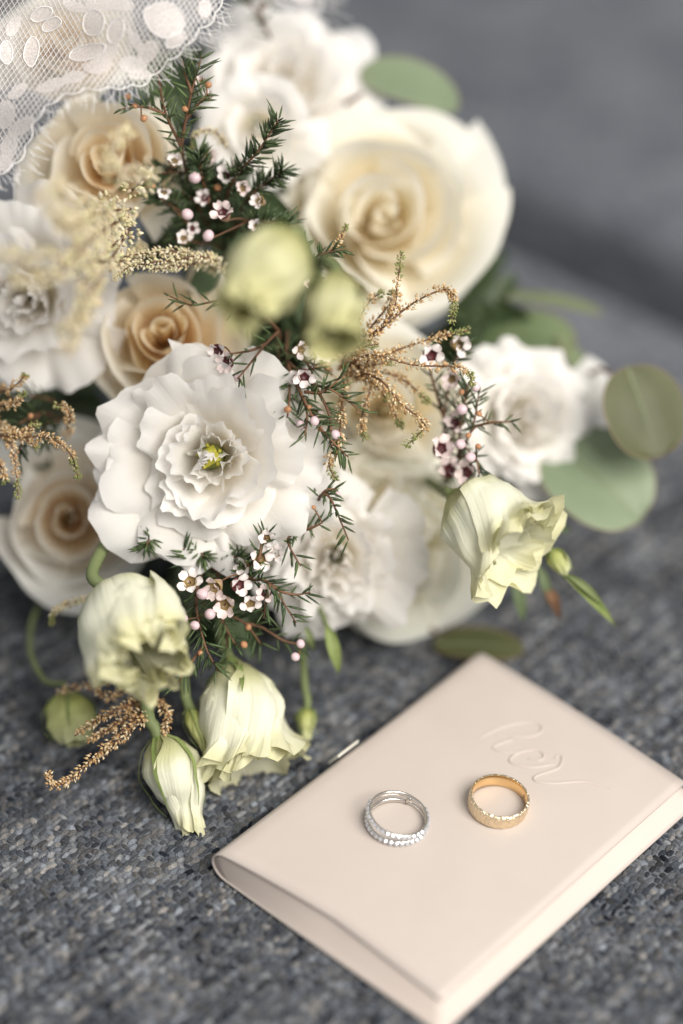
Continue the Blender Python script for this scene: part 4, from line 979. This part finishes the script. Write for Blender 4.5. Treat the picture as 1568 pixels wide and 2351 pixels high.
astilbe('golden brown astilbe plume trailing on the sofa at the lower left',
    [[(350, 1600, 20), (310, 1650, 6), (240, 1715, 2), (165, 1785, 0), (120, 1805, -2), (108, 1770, -2)], [(340, 1600, 20), (280, 1625, 8), (220, 1655, 6), (170, 1690, 6)], [(330, 1570, 30), (280, 1555, 26), (200, 1572, 26), (130, 1588, 26)],
     [(345, 1600, 20), (290, 1650, 8), (240, 1680, 6), (200, 1700, 6)], [(350, 1600, 20), (385, 1640, 8), (375, 1690, 6)], [(340, 1590, 24), (300, 1580, 20), (250, 1600, 18), (215, 1580, 18)], [(345, 1610, 16), (330, 1650, 6), (270, 1700, 2), (230, 1740, 2)]], 77, rad=2.2, dens=4.2, tipgreen=False)

# ------------------------------------------------------------------ dark foliage filling the heart of the bouquet
def filler():
    rnd = random.Random(8); mb = MB()
    spots = [(480, 470, 48, 110), (480, 480, 75, 130), (640, 700, 60, 110), (680, 860, 70, 120), (1040, 1000, 95, 110), (540, 1330, 80, 120), (470, 1440, 62, 90), (100, 950, 80, 120), (700, 560, 80, 130),
             (1060, 760, 100, 90), (330, 1270, 90, 100), (420, 250, 80, 120), (750, 1050, 80, 100), (1000, 1120, 95, 90), (560, 1440, 62, 80), (600, 420, 85, 90), (850, 700, 95, 110)]
    for (x, y, dz, sp) in spots:
        for q in range(26):
            p = pix(x + rnd.gauss(0, sp * .5), y + rnd.gauss(0, sp * .5), dz + rnd.uniform(-8, 50))
            if p.z < 5: continue
            d = Vector((rnd.gauss(0, 1), rnd.gauss(0, 1), rnd.gauss(0, 1))).normalized(); n = (cdir((0, 0, 1)) + Vector((rnd.gauss(0, .5), rnd.gauss(0, .5), rnd.gauss(0, .5)))).normalized()
            d = (d - n * d.dot(n)).normalized(); w = n.cross(d); ln = rnd.uniform(14, 26); wd = ln * rnd.uniform(.2, .34); g = rnd.uniform(.6, 1.3)
            vs, fs, uv = grid(4, 6, lambda u, v: p + d * (ln * v) + w * (wd * u * math.sin(math.pi * (.04 + .93 * v)) ** .8) + n * (1.5 * abs(u) - 4 * v * v))
            mb.add(vs, fs, uv, (.052 * g, .078 * g, .034 * g))
    o = mb.build('bouquet_foliage', M['filler'], None, colr=True, kind='stuff')
    tag(o, 'dark green leaves filling the heart of the bouquet', 'foliage')
filler()

# ------------------------------------------------------------------ lace
def lace(label, border, inside, motifs, dzf, seed, spacing=10.5, fringe=42, name='lace_trim', cords=(), fr_from=0, fr_to=None, tulle=True):
    """border: open polyline of the scalloped edge in picture units, inside: rest of the polygon"""
    rnd = random.Random(seed)
    poly = [(p.x, p.y) for p in catmull([Vector((x, y, 0)) for x, y in border], 10)]
    acc = 0.0; sc = []
    for i, (x, y) in enumerate(poly):
        x2, y2 = poly[min(i + 1, len(poly) - 1)]; x0_, y0_ = poly[max(0, i - 1)]
        tx, ty = x2 - x0_, y2 - y0_; tl = math.hypot(tx, ty) or 1
        k_ = 9 * abs(math.sin(acc / 52 * math.pi)) - 3
        sc.append((x - ty / tl * k_, y + tx / tl * k_)); acc += math.hypot(x2 - x, y2 - y)
    poly = sc
    edge = list(poly); poly = poly + list(inside)
    def S(x, y, o=0.0): return pix(x, y, dzf(x, y) - o)
    xs = [p[0] for p in poly]; ys = [p[1] for p in poly]; cxm, cym = sum(xs) / len(xs), sum(ys) / len(ys)
    root = empty(name, S(cxm, cym)); tag(root, label, 'lace'); inv = root.matrix_world.inverted(); loc = lambda p: Vector((inv @ (p * .001)) * 1000)
    def inp(x, y):
        c = False; j = len(poly) - 1
        for i in range(len(poly)):
            xi, yi = poly[i]; xj, yj = poly[j]
            if (yi > y) != (yj > y) and x < (xj - xi) * (y - yi) / (yj - yi) + xi: c = not c
            j = i
        return c
    mb = MB()
    x0, x1, y0, y1 = min(xs), max(xs), min(ys), max(ys); diag = math.hypot(x1 - x0, y1 - y0)
    for ang in (R(62), R(128)):
        ca, sa = math.cos(ang), math.sin(ang); k = int(diag / spacing / 1.0)
        sp = spacing * (1.0 if ang != R(128) else 1.0)
        for q in range(-k // 2 - 2, k // 2 + 3):
            run = []; 
            for st in range(-int(diag / 12), int(diag / 12) + 1):
                t = st * 6.0; x = (x0 + x1) / 2 + ca * t - sa * q * sp; y = (y0 + y1) / 2 + sa * t + ca * q * sp
                x += 3.0 * noise.noise((x * .02, y * .02, seed)) ; y += 3.0 * noise.noise((x * .02, y * .02, seed + 9))
                if inp(x, y): run.append(loc(S(x, y)))
                else:
                    if len(run) > 2: tube(mb, run, .15, 3, cap=False)
                    run = []
            if len(run) > 2: tube(mb, run, .15, 3, cap=False)
    mb.build('net', M['thread'], root, kind='stuff')
    if tulle:
        g = 14; mb = MB(); idx = {}; vs = []; fs = []
        nx = int((x1 - x0) / g) + 2; ny = int((y1 - y0) / g) + 2
        for j in range(ny):
            for i in range(nx):
                x, y = x0 + i * g, y0 + j * g
                if all(inp(x + a * g, y + b * g) for a in (0, 1) for b in (0, 1)):
                    f = []
                    for (a, b) in ((0, 0), (1, 0), (1, 1), (0, 1)):
                        kk = (i + a, j + b)
                        if kk not in idx: idx[kk] = len(vs); vs.append(tuple(loc(S(x + a * g, y + b * g, -.5))))
                        f.append(idx[kk])
                    fs.append(tuple(f))
        mb.add(vs, fs); mb.build('tulle', M['lace_tulle'], root)
    for mi, (cx, cy, rx, ry, rot) in enumerate(motifs):
        ca, sa = math.cos(R(rot)), math.sin(R(rot)); sd = rnd.uniform(0, 50)
        def ell(r, a):
            k = 1 + .13 * noise.noise((math.cos(a) * 1.2, math.sin(a) * 1.2, sd)); x, y = rx * r * k * math.cos(a), ry * r * k * math.sin(a)
            return cx + ca * x - sa * y, cy + sa * x + ca * y
        vs, fs, uv = grid(28, 5, lambda u, v: loc(S(*ell(v, u * math.pi), .35)))
        mb = MB(); mb.add(vs, fs, uv); o = mb.build('leaf_motif', M['lace_motif'], root)
        if mi > 8: continue
        mb = MB(); tube(mb, [loc(S(*ell(1.0, R(9 * q)), .6)) for q in range(41)], .19, 5, cap=False); mb.build('outline_cord', M['thread'], o)
    mb = MB()
    tube(mb, [loc(S(x, y, .3)) for x, y in edge], .24, 5)
    for c in cords: tube(mb, [loc(S(p.x, p.y, .5)) for p in catmull([Vector((x, y, 0)) for x, y in c], 8)], .22, 5)
    mb.build('border_cord', M['thread'], root)
    mb = MB(); acc = 0; ne = len(edge); fr_to = fr_to or ne
    for i in range(max(1, fr_from), min(ne - 1, fr_to)):
        ax, ay = edge[i]; bx, by = edge[i + 1] if i + 1 < ne else edge[i]; sl = math.hypot(bx - ax, by - ay)
        if sl < 1e-3: continue
        nx_, ny_ = (by - ay) / sl, -(bx - ax) / sl
        if inp((ax + bx) / 2 + nx_ * 3, (ay + by) / 2 + ny_ * 3): nx_, ny_ = -nx_, -ny_
        m = max(1, int(sl / 6.5))
        for q in range(m):
            x, y = lerp(ax, bx, q / m), lerp(ay, by, q / m); fl = fringe * rnd.uniform(.6, 1.15); jx, jy = rnd.gauss(0, .22), rnd.gauss(0, .22)
            tube(mb, [loc(S(x, y)), loc(S(x + (nx_ + jx) * fl * .5, y + (ny_ + jy) * fl * .5, .3)), loc(S(x + (nx_ + jx * 1.5) * fl, y + (ny_ + jy * 1.5) * fl, .1))], .13, 3)
    mb.build('fringe', M['thread'], root, kind='stuff')
def dz_lace(x, y): return -18 + 7 * math.sin(x * .012 + y * .009) + 4 * math.sin(y * .023 - x * .008) + .02 * (420 - y) - .012 * x
lace('white lace trim with leaf motifs and fringed edge draped over the top left of the bouquet',
     [(-60, 430), (-10, 400), (35, 375), (62, 330), (80, 275), (125, 228), (190, 205), (260, 200), (330, 190), (372, 150), (420, 112), (455, 70), (490, 40), (505, 0), (520, -60)], [(-60, -60)],
     [(376, 45, 46, 40, 25), (402, 92, 26, 15, -30), (215, 52, 24, 30, 10), (95, 32, 26, 15, -25), (118, 56, 24, 14, -30), (200, 120, 44, 17, -15), (265, 70, 18, 30, 20), (72, 118, 17, 34, 10), (14, 120, 15, 26, 0),
      (50, 290, 36, 17, -30), (225, 152, 32, 17, -8), (305, 150, 34, 20, 10), (120, 195, 40, 14, -20), (20, 335, 20, 30, 20), (168, 178, 28, 14, -15), (310, 95, 30, 13, 60), (40, 210, 26, 13, -40), (270, 10, 40, 15, 5), (470, 20, 16, 22, 0), (30, 60, 14, 26, 30), (170, 15, 30, 12, 20), (320, 172, 30, 12, 0),
      (245, 120, 30, 22, -40), (340, 120, 30, 20, -50), (10, 265, 24, 34, 10), (225, 10, 30, 20, 0), (5, 375, 24, 18, -20)],
     dz_lace, 81,
     cords=[] and [[(0, 30), (40, 70), (80, 90), (75, 130), (40, 150), (0, 160)], [(115, 70), (150, 100), (190, 90), (200, 50), (170, 20), (130, 20)], [(300, 30), (330, 60), (335, 95), (380, 125), (420, 100), (420, 60), (440, 20)], [(20, 120), (50, 160), (40, 200), (10, 210), (-20, 180)], [(100, 190), (150, 160), (200, 175), (260, 165), (330, 150)], [(30, 230), (70, 200), (120, 190)]])
lace('blurred white scrap of fringed lace at the top behind the white lisianthus',
     [(600, -70), (640, -5), (690, 28), (730, 22), (752, -40)], [(700, -110)], [(690, -15, 26, 20, 20)], lambda x, y: 58 + .03 * (x - 690), 82, fringe=62, tulle=True)
